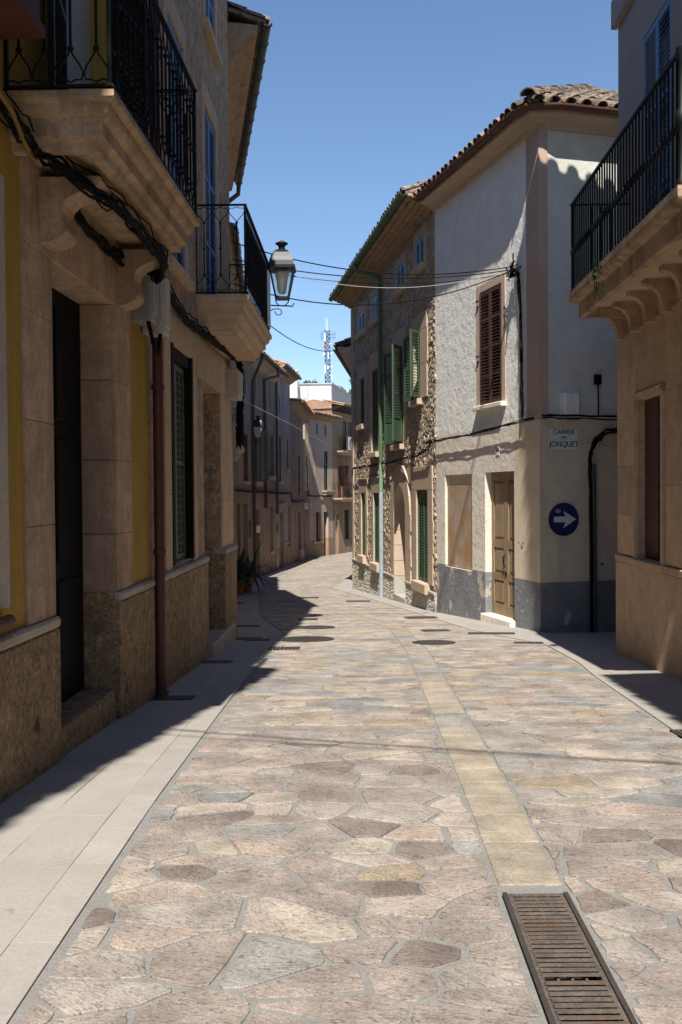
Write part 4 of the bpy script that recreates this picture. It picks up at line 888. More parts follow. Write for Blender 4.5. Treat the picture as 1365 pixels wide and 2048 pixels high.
blocks(f12, hW, m_pink, [(1.22, 1.36, 0, .012, 2.86, 5.0), (2.27, 2.42, 0, .012, 2.86, 5.0), (1.36, 2.27, 0, .012, 4.87, 5.0)], 'window_surround', .003)
blocks(f12, hW, m_creamw, [(1.2, 2.4, 0, .1, 2.87, 2.95)], 'window_sill', .012)
leaf(f12, hW, m_brownsh, 1.37, .0, 2.97, 1.88, .44, sec=4, pitch=.05); leaf(f12, hW, m_brownsh, 2.26, .0, 2.97, 1.88, .44, sec=4, pitch=.05, flip=True); pane(f12, hW, 1.36, 2.27, 2.95, 4.87, -.08)
mb = MB(); [mb.fbox(f12, 2.24, 2.36, .03, .05, z, z + .03) for z in (4.72, 3.78)]; mb.build('hinge', m_brownsh, hW)
mb = MB(); mb.cblock(f12, 2.7, 4.0, -.075, -.045, .11, 1.62, .004); mb.build('rusty_board', m_rust, hW, 'rust stained board closing the ground floor opening')
pbox(f12, hW, 'lintel_panel', m_cream, (2.68, 4.02, -.075, -.05, 1.62, 1.81))
dw = pbox(f12, hW, 'door', m_wood, (.93, 2.09, -.2, -.16, -.56, 1.82))
rl = [-.56, -.38, .02, .14, .56, .7, 1.68, 1.82]
for a, b in ((.93, 1.505), (1.515, 2.09)): door_leaf(f12, dw, a, b, -.56, 1.82, -.115, m_wood, rl)
mb = MB(); mb.tube([f12.P(1.51, -.1, .25), f12.P(1.51, -.07, .3), f12.P(1.51, -.07, .42), f12.P(1.51, -.1, .46)], .012, 6); mb.fbox(f12, 1.485, 1.535, -.12, -.105, .1, .17); mb.build('handle', m_iron, dw)
blocks(f12, hW, m_creamw, [(.9, 2.12, -.16, .09, -1.4, -.56)], 'doorstep', .015)
arc = []
a0 = Vector(E_); pc = Vector(C); d1 = (a0 - pc).normalized(); d2 = (Vector(F_) - pc).normalized()
path12 = [a0 + d1 * .02] + [pc + d1 * .22, pc + d1 * .06 + d2 * .03, pc + d2 * .2] + [Vector(F_)]
mb = MB(); mb.sweep(path12, [(-.01, 6.84), (.035, 6.86), (.06, 6.92), (.14, 6.97), (.24, 6.985), (.3, 6.99), (.3, 7.05), (-.01, 7.05)], -1); mb.build('cornice', m_mares, hW)
mb = MB(); mb.sweep(path12, gutter_prof(.36, 7.1, .07), -1); gW = mb.build('gutter', m_gutbr, hW)
brackets(f12, hW, gW, .3, f12.L - .1, .36, 7.1, m_gutbr, .55, .075)
n1 = f12.n.xy; n2 = f12r.n.xy
def inset(w):   # corner point moved inwards by w from both faces
    bis = (n1 + n2).normalized(); return pc - bis * (w / bis.dot(n1))
TW = .52; Ce = inset(-.32); Hp = inset(3.0); zc_ = 7.1; zt = zc_ + 3.32 * TW
El = a0 + n1 * .32; Eh = a0 - n1 * 3.0; Fl = Vector(F_) + n2 * .32; Fh = Vector(F_) - n2 * 3.0
mb = MB(); V3 = lambda p, z: (p.x, p.y, z)
mb.add([V3(Ce, zc_), V3(El, zc_), V3(Eh, zt), V3(Hp, zt), V3(Fl, zc_), V3(Fh, zt)], [(0, 1, 2, 3), (0, 3, 5, 4)])
mb.add([V3(Eh, zt), V3(Hp, zt), V3(Fh, zt), V3(Fh, 5), V3(Eh, 5)], [(0, 1, 2, 3, 4)])
mb.add([V3(a0, 6.9), V3(El, zc_), V3(Eh, zt), V3(Eh, 6.9)], [(0, 1, 2, 3)])
rW = mb.build('roof', m_tile, hW)
rnd = random.Random(31)
e1 = (f12.n * -1 + Vector((0, 0, TW))).normalized(); e2 = (f12r.n * -1 + Vector((0, 0, TW))).normalized()
O1 = Vector(V3(Ce, zc_)) + f12.n * .05; O2 = Vector(V3(Ce, zc_)) + f12r.n * .05
tiles(rW, m_tile, O1, f12.t, e1, 25, 2, True, rnd, .215, lambda i, j: i * .215 > j * .36)
tiles(rW, m_tile, O2, f12r.t, e2, 14, 7, True, rnd, .26, lambda i, j: i * .26 > j * .345 - .05)
hd = (Vector(V3(Hp, zt)) - Vector(V3(Ce, zc_))).normalized(); hx = hd.cross(Vector((0, 0, 1))).normalized(); hz = hx.cross(hd)
for k in range(8):
    p = Vector(V3(Ce, zc_)) + hd * (k * .42) + hz * (.09 + .01 * (k % 2)); sc = 1.35
    inst('ridge_tile', tile_me(m_tile), rW, Matrix(((hx.x * sc, hd.x * 1.1, hz.x * sc, p.x), (hx.y * sc, hd.y * 1.1, hz.y * sc, p.y), (hx.z * sc, hd.z * 1.1, hz.z * sc, p.z), (0, 0, 0, 1))))
mb = MB(); mb.tube([Vector(V3(Ce, zc_)) + hd * .25 + hz * .02, Vector(V3(Ce, zc_)) + hd * 3.4 + hz * .02], .1, 8); mb.build('ridge_mortar', m_pale, rW)

# stone house with green shutters
fS = Fr(E_, (.362, 29.7), True)
hS = thing('town_house', 'rubble stone house with green shutters, arched doorway and green downpipe', 'house', base(fS, 5))
gw = [(.62, 1.66, -.34, 1.54), (6.03, 6.9, -.32, 1.48), (8.2, 8.9, -.25, 1.48)]
fw = [(1.2, 1.82, 3.4, 4.78), (3.0, 3.9, 2.57, 4.72), (6.1, 7.1, 2.53, 4.66), (8.2, 9.0, 3.37, 4.65)]
aw = [(.85, 1.58, 6.08, 6.65), (2.8, 3.56, 6.02, 6.55), (6.16, 6.9, 5.93, 6.5), (8.16, 9.1, 5.92, 6.5)]
oS = [(*w, .16) for w in gw] + [(*w, .14) for w in fw] + [(*w, .08) for w in aw] + [(2.8, 4.1, -1.8, 1.66, .5)]
facade(fS, hS, [m_mortar, m_mares, m_pale], 0, fS.L, -1.9, 7.1, oS, 7, lambda s, z: 0, rm=1)
excl = []
def surr(s0, s1, z0, z1, wl, wr, top, nb, sill=0, d=.035):
    l = []
    for k in range(nb):
        a = z0 + (z1 - z0) * k / nb; b = z0 + (z1 - z0) * (k + 1) / nb
        e = .05 if k % 2 else 0; l += [(s0 - wl - e, s0, -.02, d, a, b), (s1, s1 + wr + e, -.02, d, a, b)]
    l.append((s0 - wl, s1 + wr, -.02, d + .001, z1, z1 + top))
    excl.append((s0 - wl, s1 + wr, z0 - .02, z1 + top))
    blocks(fS, hS, m_mares, l, 'surround_block', .006)
    if sill: blocks(fS, hS, m_mares, [(s0 - .12, s1 + .12, -.05, .13, z0 - sill, z0)], 'window_sill', .012)
surr(*gw[0], .42, .45, .48, 3, .2); surr(*gw[1], .32, .3, .42, 3, .2); surr(*gw[2], .3, .42, .4, 3, .2)
surr(*fw[0], .6, .2, .35, 2, .12); surr(*fw[1], .3, .3, .42, 3, .12); surr(*fw[2], .28, .3, .45, 3, .14); surr(*fw[3], .25, .35, .4, 2, .14)
for w in aw: surr(*w, .18, .22, .2, 1, .12)
# arched doorway: jambs and voussoirs
bl = []
for k in range(4): a = -.5 + k * .38; bl += [(2.28 - .06 * (k % 2), 2.8, -.02, .04, a, a + .38), (4.1, 4.5 + .06 * (k % 2), -.02, .04, a, a + .38)]
blocks(fS, hS, m_mares, bl, 'jamb_block', .006)
cx_, cz_, ra_, rb_ = 3.45, 1.01, .65, 1.13
NV = 9
for k in range(NV):
    mb = MB(); q = []
    for a in [math.pi * (k + t) / NV for t in (.01, .5, .99)]: q.append((math.cos(a), math.sin(a)))
    pr = [(cx_ + c * ra_, cz_ + s_ * ra_) for c, s_ in q] + [(cx_ + c * rb_, cz_ + s_ * min(rb_, 1.13)) for c, s_ in reversed(q)]
    n = len(pr); mb.add([fS.P(s, -.5, z) for s, z in pr] + [fS.P(s, .04, z) for s, z in pr], [(i, (i + 1) % n, n + (i + 1) % n, n + i) for i in range(n)] + [tuple(range(n)), tuple(range(n, 2 * n))]); mb.build('voussoir', m_mares, hS)
excl.append((2.25, 4.6, -.5, 2.12))
pbox(fS, hS, 'door', m_dkwood, (2.8, 4.1, -.55, -.49, -.85, 1.7)); blocks(fS, hS, m_pale, [(4.085, 4.1, -.48, .03, -.86, -.46)], 'jamb_base', .002); blocks(fS, hS, m_mares, [(4.088, 4.1, -.48, .03, -.45 + k * .36, -.1 + k * .36) for k in range(4)], 'jamb_block', .002)
blocks(fS, hS, m_pale, [(2.8, 4.1, -.5, .05, -1.9, -.86)], 'doorstep', .01)
# rubble: every stone real, joined
def rubble(s0, s1, z0, z1, dx, dz, mats, lo, hi, ex, seed, name, keep=None):
    rr = random.Random(seed); mb = MB()
    for p in voronoi(s0, s1, z0, z1, dx, dz, .38, .05, rr, 1.0):
        c = cen(p)
        if not (s0 < c[0] < s1 and z0 < c[1] < z1): continue
        if any(a - .01 < c[0] < b + .01 and e - .01 < c[1] < f + .01 for a, b, e, f in ex): continue
        p = shrink(p, rr.uniform(.004, .012))
        if not p or area(p) < .0006: continue
        h = rr.uniform(lo, hi); n = len(p); k = rr.uniform(.5, .75); ox, oy = rr.uniform(-.012, .012), rr.uniform(-.012, .012); rs_ = [rr.uniform(.75, 1) for _ in p]
        mb.add([fS.P(a, -.01, b) for a, b in p] + [fS.P(a, h * .55, b) for a, b in [(c[0] + (u - c[0]) * .93, c[1] + (v - c[1]) * .93) for u, v in p]] + [fS.P(c[0] + (u - c[0]) * k + ox, h * q, c[1] + (v - c[1]) * k + oy) for (u, v), q in zip(p, rs_)],
               [(i, (i + 1) % n, n + (i + 1) % n, n + i) for i in range(n)] + [(n + i, n + (i + 1) % n, 2 * n + (i + 1) % n, 2 * n + i) for i in range(n)] + [tuple(range(2 * n, 3 * n))], rr.randrange(len(mats)))
    return mb.build(name, mats, hS, kind='stuff')
rubble(.02, fS.L - .3, -.45, 6.95, .135, .095, m_rub, .01, .03, excl, 5, 'rubble_stones')
m_peb = [mat('pebble_%d' % i, c, None, 20, .95, .5, 80, grain=.3) for i, c in enumerate([(.52, .475, .4), (.62, .57, .48), (.4, .365, .31)])]
rubble(.02, fS.L - .02, -1.75, -.5, .07, .06, m_peb, .05, .062, [(2.75, 4.15, -2, 0), (.5, 1.8, -.55, -.3), (5.9, 7.0, -.53, -.3)], 6, 'pebble_dash')
blocks(fS, hS, m_pale, [(0, 2.78, -.02, .066, -.5, -.45), (4.12, fS.L, -.02, .066, -.5, -.45)], 'plinth_cap', .006); blocks(fS, hS, m_pale, [(0, 2.78, -.02, .042, -1.9, -.5), (4.12, fS.L, -.02, .042, -1.9, -.5)], 'plinth', .006)
blocks(fS, hS, m_mares, [(fS.L - .3, fS.L, -.02, .035, -1.9 + k * .55, -1.9 + (k + 1) * .55) for k in range(16)], 'quoin_block', .006)
# shutters
def gwin(w, indiv=True, nl=2, cols=1):
    leaf(fS, hS, m_greensh, w[0] + .03, -.03, w[2] + .02, w[3] - w[2] - .2, (w[1] - w[0]) / nl - .04, sec=2, pitch=.055, cols=2, indiv=indiv); leaf(fS, hS, m_greensh, w[1] - .03, -.03, w[2] + .02, w[3] - w[2] - .2, (w[1] - w[0]) / nl - .04, sec=2, pitch=.055, cols=2, flip=True, indiv=indiv)
    mb = MB(); mb.fbox(fS, w[0], w[0] + .03, -.1, .0, w[2], w[3]); mb.fbox(fS, w[1] - .03, w[1], -.1, .0, w[2], w[3]); mb.fbox(fS, w[0] + .03, w[1] - .03, -.12, -.02, w[3] - .17, w[3]); mb.build('window_frame', m_greensh, hS)
    pane(fS, hS, *w, -.13)
gwin(gw[0]); gwin(gw[1], False); gwin(gw[2], False)
sw = (fw[1][1] - fw[1][0]) / 2 + .02
leaf(fS, hS, m_greensh, 2.99, .06, 2.62, 2.1, .47, sec=4, pitch=.055, ang=rad(145), solid=1); leaf(fS, hS, m_greensh, 3.91, .06, 2.62, 2.1, .47, sec=4, pitch=.055, ang=rad(165), flip=True, solid=1)
leaf(fS, hS, m_greensh, 1.19, .06, 3.42, 1.35, .38, sec=2, pitch=.055, ang=rad(142)); leaf(fS, hS, m_greensh, 1.83, .06, 3.42, 1.35, .36, sec=2, pitch=.055, ang=rad(165), flip=True)
for i in (0, 1): pane(fS, hS, *fw[i], -.12)
shut_window(fS, hS, m_greensh, *fw[2], -.02, sec=4, pitch=.055, solid=1, indiv=False); shut_window(fS, hS, m_greensh, *fw[3], -.02, sec=3, pitch=.055, indiv=False)
for i, w in enumerate(aw): shut_window(fS, hS, m_skyblue if i < 2 else m_paleblue, *w, .0, sec=1, pitch=.06, indiv=False, st=.06)
cornice(fS, hS, .0, fS.L + .05, [(-.01, 6.93), (.1, 6.95), (.11, 6.99), (.2, 7.0), (.21, 7.04), (.31, 7.05), (.32, 7.09), (.42, 7.1), (.43, 7.14), (.52, 7.15), (.52, 7.2), (-.01, 7.2)], m_eave)
roof(fS, hS, 0, fS.L + .05, 7.24, .56, 7, .3, m_tile, 2, True, seed=33)
gS = gutter([fS.P(.0, 0, 0).xy, fS.P(fS.L + .1, 0, 0).xy], 1, hS, .6, 7.23, m_gutgr, .08); brackets(fS, hS, gS, .1, fS.L, .6, 7.23, m_gutgr, .45, .084)
pipe(hS, [fS.P(5.95, .6, 7.15), fS.P(5.9, .58, 7.0), fS.P(5.6, .3, 6.88), fS.P(5.4, .11, 6.75), fS.P(5.36, .1, 6.6), fS.P(5.36, .1, 2.2)], .05, m_gutgr, False)
pipe(hS, [fS.P(5.36, .1, 2.2), fS.P(5.37, .1, 1.5)], .05, m_pipegr, False); pipe(hS, [fS.P(5.37, .1, 1.5), fS.P(5.4, .1, -1.1)], .055, m_pipebl, False)
# house beyond it, round the bend
f14 = Fr((.362, 29.75), (2.9, 61), True)
hV = thing('town_house', 'house beyond the stone one showing a low dark guttered eave', 'house', base(f14, 8))
facade(f14, hV, [m_p5], 0, f14.L, -3.4, 5.7, [(2, 3, 2.5, 4.2, .1), (6, 7, 2.5, 4.2, .1), (4, 5.2, -3.4, .6, .2)], 7)
for a in (2, 6): pbox(f14, hV, 'shutter', m_greenshd, (a, a + 1, -.08, -.03, 2.5, 4.2))
pbox(f14, hV, 'door', m_dkwood, (4, 5.2, -.22, -.15, -3, .6))
cornice(f14, hV, -.0, f14.L, [(-.01, 5.45), (.15, 5.5), (.3, 5.68), (.42, 5.72), (.42, 5.82), (-.01, 5.82)], m_mares); roof(f14, hV, 0, f14.L, 5.86, .5, 7, .3, m_tile, 2, seed=34)
gutter([f14.P(0, 0, 0).xy, f14.P(f14.L, 0, 0).xy], 1, hV, .53, 5.82, m_gutter, .08)

# ------------------------------------------------------------------ street iron: drain, grates, manholes
dc = (DR[0] + DR[1]) / 2
dr = thing('linear_drain', 'long rusty slotted drain grate let into the ochre centre band', 'drain', (XS(dc), dc, G(dc)))
mb = MB(); N = 12
def dpt(u, y, z): return (XS(y) + u, y, G(y) + z)
q = [dpt(u, y, z) for z in (-.14, .0) for u, y in ((-.127, DR[0]), (.127, DR[0]), (.127, DR[1]), (-.127, DR[1]))]
mb.add(q, [(0, 1, 2, 3), (0, 1, 5, 4), (1, 2, 6, 5), (2, 3, 7, 6), (3, 0, 4, 7)]); mb.build('pit', m_pit, dr)
for u in (-.125, .108):
    mb = MB(); mb.hexa([dpt(u, DR[0], -.02), dpt(u + .017, DR[0], -.02), dpt(u + .017, DR[1], -.02), dpt(u, DR[1], -.02), dpt(u, DR[0], .015), dpt(u + .017, DR[0], .015), dpt(u + .017, DR[1], .015), dpt(u, DR[1], .015)]); mb.build('frame_bar', m_castiron, dr)
for u in (-.106, .09):
    mb = MB(); mb.hexa([dpt(u, DR[0], -.02), dpt(u + .016, DR[0], -.02), dpt(u + .016, DR[1], -.02), dpt(u, DR[1], -.02), dpt(u, DR[0], .009), dpt(u + .016, DR[0], .009), dpt(u + .016, DR[1], .009), dpt(u, DR[1], .009)]); mb.build('side_rail', m_rustiron, dr)
yb = DR[1] - .012; k = 0
while yb > DR[0]:
    mb = MB(); w = .0085; z = .0105 + R.uniform(-.001, .001)
    mb.hexa([dpt(-.094, yb - w, .005), dpt(.094, yb - w, .005), dpt(.094, yb + w, .005), dpt(-.094, yb + w, .005), dpt(-.094, yb - w * .8, z), dpt(.094, yb - w * .8, z), dpt(.094, yb + w * .8, z), dpt(-.094, yb + w * .8, z)]); mb.build('grate_bar', m_rustiron, dr)
    k += 1; yb -= .035 if k % 20 else .055
for u in (-.045, 0, .045):
    mb = MB(); mb.hexa([dpt(u - .004, DR[0], -.02), dpt(u + .004, DR[0], -.02), dpt(u + .004, DR[1], -.02), dpt(u - .004, DR[1], -.02), dpt(u - .004, DR[0], .004), dpt(u + .004, DR[0], .004), dpt(u + .004, DR[1], .004), dpt(u - .004, DR[1], .004)]); mb.build('cross_rail', m_rustiron, dr)
def manhole(x, y, r, label, pat):
    t = thing('manhole_cover', label, 'manhole', (x, y, G(y)), 'round manhole covers in the street')
    k = (G(y + .5) - G(y - .5)); Zf = lambda px, py, z: (px, py, G(y) + k * (py - y) + z)
    def disc(r0, r1, z0, z1, name, m, n=32):
        mb = MB(); vs = []
        for rr, zz in ((r1, z0), (r1, z1), (r0, z1), (r0, z0)):
            for i in range(n): a = 2 * math.pi * i / n; vs.append(Zf(x + rr * math.cos(a), y + rr * math.sin(a), zz))
        fs = [(q * n + i, q * n + (i + 1) % n, (q + 1) * n + (i + 1) % n, (q + 1) * n + i) for q in range(3) for i in range(n)]
        if r0 == 0: fs = fs[:n * 2]; 
        mb.add(vs, fs); mb.build(name, m, t)
    disc(r * .9, r, -.01, .0165, 'ring', m_castiron); disc(0.0001, r * .885, -.01, .0135, 'plate', m_castiron)
    n = 0
    for i in range(-7, 8):
        if pat == 'bars':
            v = i * r * .115; hw = math.sqrt(max(0, (r * .82) ** 2 - v * v))
            if hw > .03: mb = MB(); mb.add([Zf(x + v + sx * .014 + sy * hw * .25, y + sy * hw, z) for z in (.01, .0185) for sx, sy in ((-1, -1), (1, -1), (1, 1), (-1, 1))], [(0, 1, 2, 3), (4, 5, 6, 7), (0, 1, 5, 4), (1, 2, 6, 5), (2, 3, 7, 6), (3, 0, 4, 7)]); mb.build('rib', m_castiron, t)
        else:
            for j in range(-7, 8):
                px, py = x + (i + .5 * (j % 2)) * r * .13, y + j * r * .115
                if math.hypot(px - x, py - y) < r * .78 and (i + j) % 2: n += 1; mb = MB(); mb.add([Zf(px + sx * .016, py + sy * .016, z) for z in (.01, .0175) for sx, sy in ((-1, -1), (1, -1), (1, 1), (-1, 1))], [(4, 5, 6, 7), (0, 1, 5, 4), (1, 2, 6, 5), (2, 3, 7, 6), (3, 0, 4, 7)]); mb.build('stud', m_castiron, t)
manhole(-.51, 13.99, .4, 'larger round manhole cover with slanting ribs near the left pavement', 'bars')
manhole(1.23, 13.37, .29, 'round studded manhole cover right of the centre band', 'studs')
manhole(-.42, 16.0, .31, 'round studded manhole cover farther off, left of the centre band', 'studs')
def grate(x, y, w, l, label, name='drain_grate', bars=True, z=.013, cat='drain', rot=0.0, off=0.0):
    t = thing(name, label, cat, (x, y, G(y)), 'small rectangular covers in the paving')
    k = G(y + .5) - G(y - .5); c, s_ = math.cos(rot), math.sin(rot)
    def bx(x0, x1, y0, y1, z0, z1, n, m):
        mb = MB(); mb.hexa([(x + a * c - b * s_, y + a * s_ + b * c, G(y) + k * (a * s_ + b * c) + q + off) for q in (z0, z1) for a, b in ((x0, y0), (x1, y0), (x1, y1), (x0, y1))]); mb.build(n, m, t)
    bx(-w / 2, w / 2, -l / 2, l / 2, -.01, z - (.004 if bars else 0), 'plate', m_pit if bars else m_castiron)
    if bars:
        for a in ((-w / 2, w / 2, -l / 2, -l / 2 + .025), (-w / 2, w / 2, l / 2 - .025, l / 2), (-w / 2, -w / 2 + .02, -l / 2 + .025, l / 2 - .025), (w / 2 - .02, w / 2, -l / 2 + .025, l / 2 - .025)): bx(*a, 0, z + .002, 'frame_bar', m_castiron)
        n = max(3, int(w / .045))
        for i in range(1, n): u = -w / 2 + w * i / n; bx(u - .009, u + .009, -l / 2 + .025, l / 2 - .025, 0, z, 'grate_bar', m_rustiron)
    else: bx(-w / 2 + .03, w / 2 - .03, -l / 2 + .03, l / 2 - .03, z, z + .003, 'lid', m_castiron)
grate(-.74, 12.76, .4, .3, 'small barred drain grate at the left pavement edge beside the ribbed manhole')
grate(-1.46, 8.6, .36, .24, 'dark plate cover in the left pavement by the brown downpipe', 'access_cover', False, cat='cover')
grate(-1.42, 11.33, .34, .26, 'dark plate cover in the left pavement below the louvred window', 'access_cover', False, cat='cover')
grate(-1.32, 14.15, .36, .34, 'dark plate cover in the left pavement at the stone house corner', 'access_cover', False, cat='cover')
grate(-1.18, 13.95, .34, .26, 'second dark plate cover beside the one at the stone house corner', 'access_cover', False, cat='cover')
grate(-1.55, 16.4, .42, .3, 'thin dark plate cover in the shade where the left pavement turns', 'access_cover', False, cat='cover')
grate(-2.45, 22.7, .4, .5, 'dark plate cover in the left pavement before the plant pots', 'access_cover', False, cat='cover')
grate(-.82, 24.8, .5, .5, 'far barred drain grate in the middle of the sunlit street')
grate(-.6, 17.7, .34, .4, 'small barred drain grate on the shadow edge')
grate(.38, 23.1, .56, .4, 'dark plate cover near the foot of the blue grey downpipe', 'access_cover', False, cat='cover')
grate(1.42, 17.95, .58, .42, 'dark plate cover before the grey dado wall', 'access_cover', False, cat='cover', rot=.1)
grate(1.43, 15.27, .42, .3, 'narrow dark plate cover in front of the wooden door', 'access_cover', False, cat='cover', rot=.1)
grate(2.2, 14.68, .68, .3, 'long dark plate cover on the pavement by the wooden doorstep', 'access_cover', False, cat='cover', rot=-.12)
grate(2.48, 13.25, .38, .2, 'dark plate cover on the shadow line before the alley', 'access_cover', False, cat='cover', rot=-.12)
grate(2.42, 6.62, .3, .6, 'barred drain grate at the right frame edge')

# ------------------------------------------------------------------ street lamps
def lantern(label, P0, wall_pt, sc, group, glassm=m_lglass):
    x, y, z = P0   # bottom of the lantern body
    t = thing('street_lamp', label, 'street lamp', wall_pt, group)
    def ring(w, zz): return [(x + sx * w * sc, y + sy * w * sc, z + zz * sc) for sx, sy in ((-1, -1), (1, -1), (1, 1), (-1, 1))]
    a = ring(.1, .0); b = ring(.185, .43)
    for i in range(4):
        j = (i + 1) % 4
        mb = MB(); mb.tube([a[i], b[i]], .012 * sc, 5, smooth=False); mb.build('frame_bar', m_lampm, t)
        mb = MB(); k = .97
        q = [Vector(a[i]), Vector(a[j]), Vector(b[j]), Vector(b[i])]; cc = Vector((x, y, 0)); q = [Vector((cc.x + (v.x - cc.x) * k, cc.y + (v.y - cc.y) * k, v.z)) for v in q]
        nrm = (q[1] - q[0]).cross(q[3] - q[0]).normalized() * .003
        mb.hexa([q[0], q[1], q[2], q[3], q[0] + nrm, q[1] + nrm, q[2] + nrm, q[3] + nrm]); mb.build('glass_pane', glassm, t)
    mb = MB(); mb.hexa(ring(.11, -.03) + ring(.11, .0)); mb.build('base_plate', m_lampm, t)
    mb = MB(); mb.hexa(ring(.215, .43) + ring(.215, .475)); mb.build('cornice', m_lampm, t)
    prof = [(.2, .475), (.185, .55), (.165, .62), (.13, .69), (.08, .735), (.05, .75)]
    mb = MB(); vs = [v for w, zz in prof for v in ring(w, zz)]
    mb.add(vs, [(i * 4 + k, i * 4 + (k + 1) % 4, (i + 1) * 4 + (k + 1) % 4, (i + 1) * 4 + k) for i in range(len(prof) - 1) for k in range(4)]); mb.build('lamp_roof', m_lampm, t)
    mb = MB(); mb.lathe((x, y, z), [(r * sc, q * sc) for r, q in ((.055, .74), (.05, .8), (.1, .84), (.105, .85), (.05, .875), (.012, .895))], 12); mb.build('finial', m_lampm, t)
    mb = MB(); mb.lathe((x, y, z), [(r * sc, q * sc) for r, q in ((.05, .06), (.075, .12), (.085, .25), (.11, .36), (.1, .42))], 12); mb.build('lamp_globe', m_globe, t)
    W = Vector(wall_pt); A = Vector((x, y, z - .13 * sc)); mb = MB()
    for sx in (-1, 1): mb.tube([(x + sx * .1 * sc, y, z - .02), (x + sx * .1 * sc, y, z - .07 * sc), (x + sx * .05 * sc, y, z - .125 * sc), A], .009 * sc, 5)
    mb.tube([Vector((W.x, W.y, A.z)), A, A + (A - Vector((W.x, W.y, A.z))).normalized() * .17 * sc, A + (A - Vector((W.x, W.y, A.z))).normalized() * .19 * sc + Vector((0, 0, .05 * sc))], .011 * sc, 6)
    d = (A - Vector((W.x, W.y, A.z))); L = d.length; d.normalize()
    mb.tube([Vector((W.x, W.y, A.z - .35 * sc)), Vector((W.x, W.y, A.z - .35 * sc)) + d * L * .35 + Vector((0, 0, .05)), A - d * .15 * sc - Vector((0, 0, .06 * sc))] + [A - d * (.07 - .06 * math.sin(q)) * sc * .9 - Vector((0, 0, (.1 - .05 * math.cos(q)) * sc)) for q in [i * .7 for i in range(8)]], .008 * sc, 5)
    mb.tube([Vector((W.x, W.y, A.z - .45 * sc)), Vector((W.x, W.y, A.z + .25 * sc))], .016 * sc, 6); mb.build('bracket', m_iron, t)
    return t
lantern('black glazed lantern on scrolled bracket at the end of the left balcony', (-.84, 14.75, 4.37), (-1.6, 14.56, 4.25), .93, 'wall lanterns along the street')
lantern('distant wall lantern before the brown rubble house with sage shutters', (-2.54, 30.9, 3.2), (-3.36, 30.4, 3.1), .78, 'wall lanterns along the street', m_boxc)

# ------------------------------------------------------------------ boxes, signs, cables
def boxthing(name, label, cat, fr, s0, s1, d0, d1, z0, z1, m, extra=None, group=None):
    p = fr.P((s0 + s1) / 2, 0, z0); t = thing(name, label, cat, p, group)
    mb = MB(); mb.cblock(fr, s0, s1, d0, d1, z0, z1, .012); mb.build('casing', m, t)
    mb = MB(); mb.cblock(fr, s0 + .02, s1 - .02, d1, d1 + .012, z0 + .06, z1 - .02, .006); mb.build('lid', m, t)
    if extra: extra(t)
    return t
boxthing('meter_box', 'pale plastic meter box under cables beside the brown downpipe', 'box', f1, 3.3, 3.62, 0, .16, 2.92, 3.3, m_boxg, None, 'utility boxes on walls')
boxthing('junction_box', 'cream ribbed junction box hanging next to the brown downpipe', 'box', f1, 3.6, 3.84, .02, .2, 2.86, 3.36, m_boxc, lambda t: [MB() or None for _ in range(0)], 'utility boxes on walls')
boxthing('meter_box', 'cream meter box at the corner under the left balcony with the lantern', 'box', f2, 5.1, 5.6, 0, .18, 2.82, 3.22, m_boxc, None, 'utility boxes on walls')
boxthing('meter_box', 'white meter box above the street name tiles', 'box', f12r, .34, .6, 0, .12, 2.64, 2.96, m_boxw, None, 'utility boxes on walls')
boxthing('junction_box', 'small black junction box above the cables on the white corner house', 'box', f12r, .9, 1.0, 0, .07, 3.1, 3.25, m_black, None, 'utility boxes on walls')
boxthing('notice_plate', 'small white plate beside the far brown rubble doorway', 'plate', f4, 8.05, 8.69, 0, .04, .0, .28, m_boxw)
boxthing('name_plate', 'small white plate inside the stone house doorway', 'plate', Fr(f2.P(4.5, 0, 0).xy, f2.P(4.5, -.4, 0).xy, False), .1, .24, 0, .012, 1.1, 1.22, m_boxw)
def text_mesh(body, size, M, m, parent, name='lettering', bold=0.0):
    cu = bpy.data.curves.new(name, 'FONT'); cu.body = body; cu.size = size; cu.align_x = 'CENTER'; cu.align_y = 'CENTER'; cu.extrude = .0015; cu.offset = bold
    o = bpy.data.objects.new('tmp', cu); COL.objects.link(o); dg = bpy.context.evaluated_depsgraph_get(); me = bpy.data.meshes.new_from_object(o.evaluated_get(dg)); bpy.data.objects.remove(o)
    me.name = name; me.materials.clear(); me.materials.append(m); q = bpy.data.objects.new(name, me); link(q, parent, M); return q
def face_M(fr, s, d, z):   # text plane: x to the reader's right, y up, out of the wall
    ux = Vector((0, 0, 1)).cross(fr.n).normalized(); p = fr.P(s, d, z)
    return Matrix(((ux.x, 0, fr.n.x, p.x), (ux.y, 0, fr.n.y, p.y), (0, 1, fr.n.z, p.z), (0, 0, 0, 1)))
sg = thing('street_name_sign', 'grey white ceramic street name tiles reading CARRER DEL JONQUET', 'street sign', f12r.P(.39, 0, 2.12))
for a, b in ((2.115, 2.268), (2.272, 2.42)): mb = MB(); mb.cblock(f12r, .16, .62, 0, .015, a, b, .003); mb.build('tile', m_tilew, sg)
text_mesh('CARRER', .088, face_M(f12r, .39, .016, 2.375) @ Matrix.Diagonal((1.12, 1, 1, 1)), m_ink, sg, bold=.0008); text_mesh('DEL', .045, face_M(f12r, .39, .016, 2.298) @ Matrix.Diagonal((1.3, 1, 1, 1)), m_ink, sg, bold=.0008); text_mesh('JONQUET', .11, face_M(f12r, .39, .016, 2.195) @ Matrix.Diagonal((.98, 1.08, 1, 1)), m_ink, sg, bold=.0008)
ar = thing('arrow_sign', 'round blue one way sign with white arrow pointing right', 'traffic sign', f12r.P(.38, 0, .82))
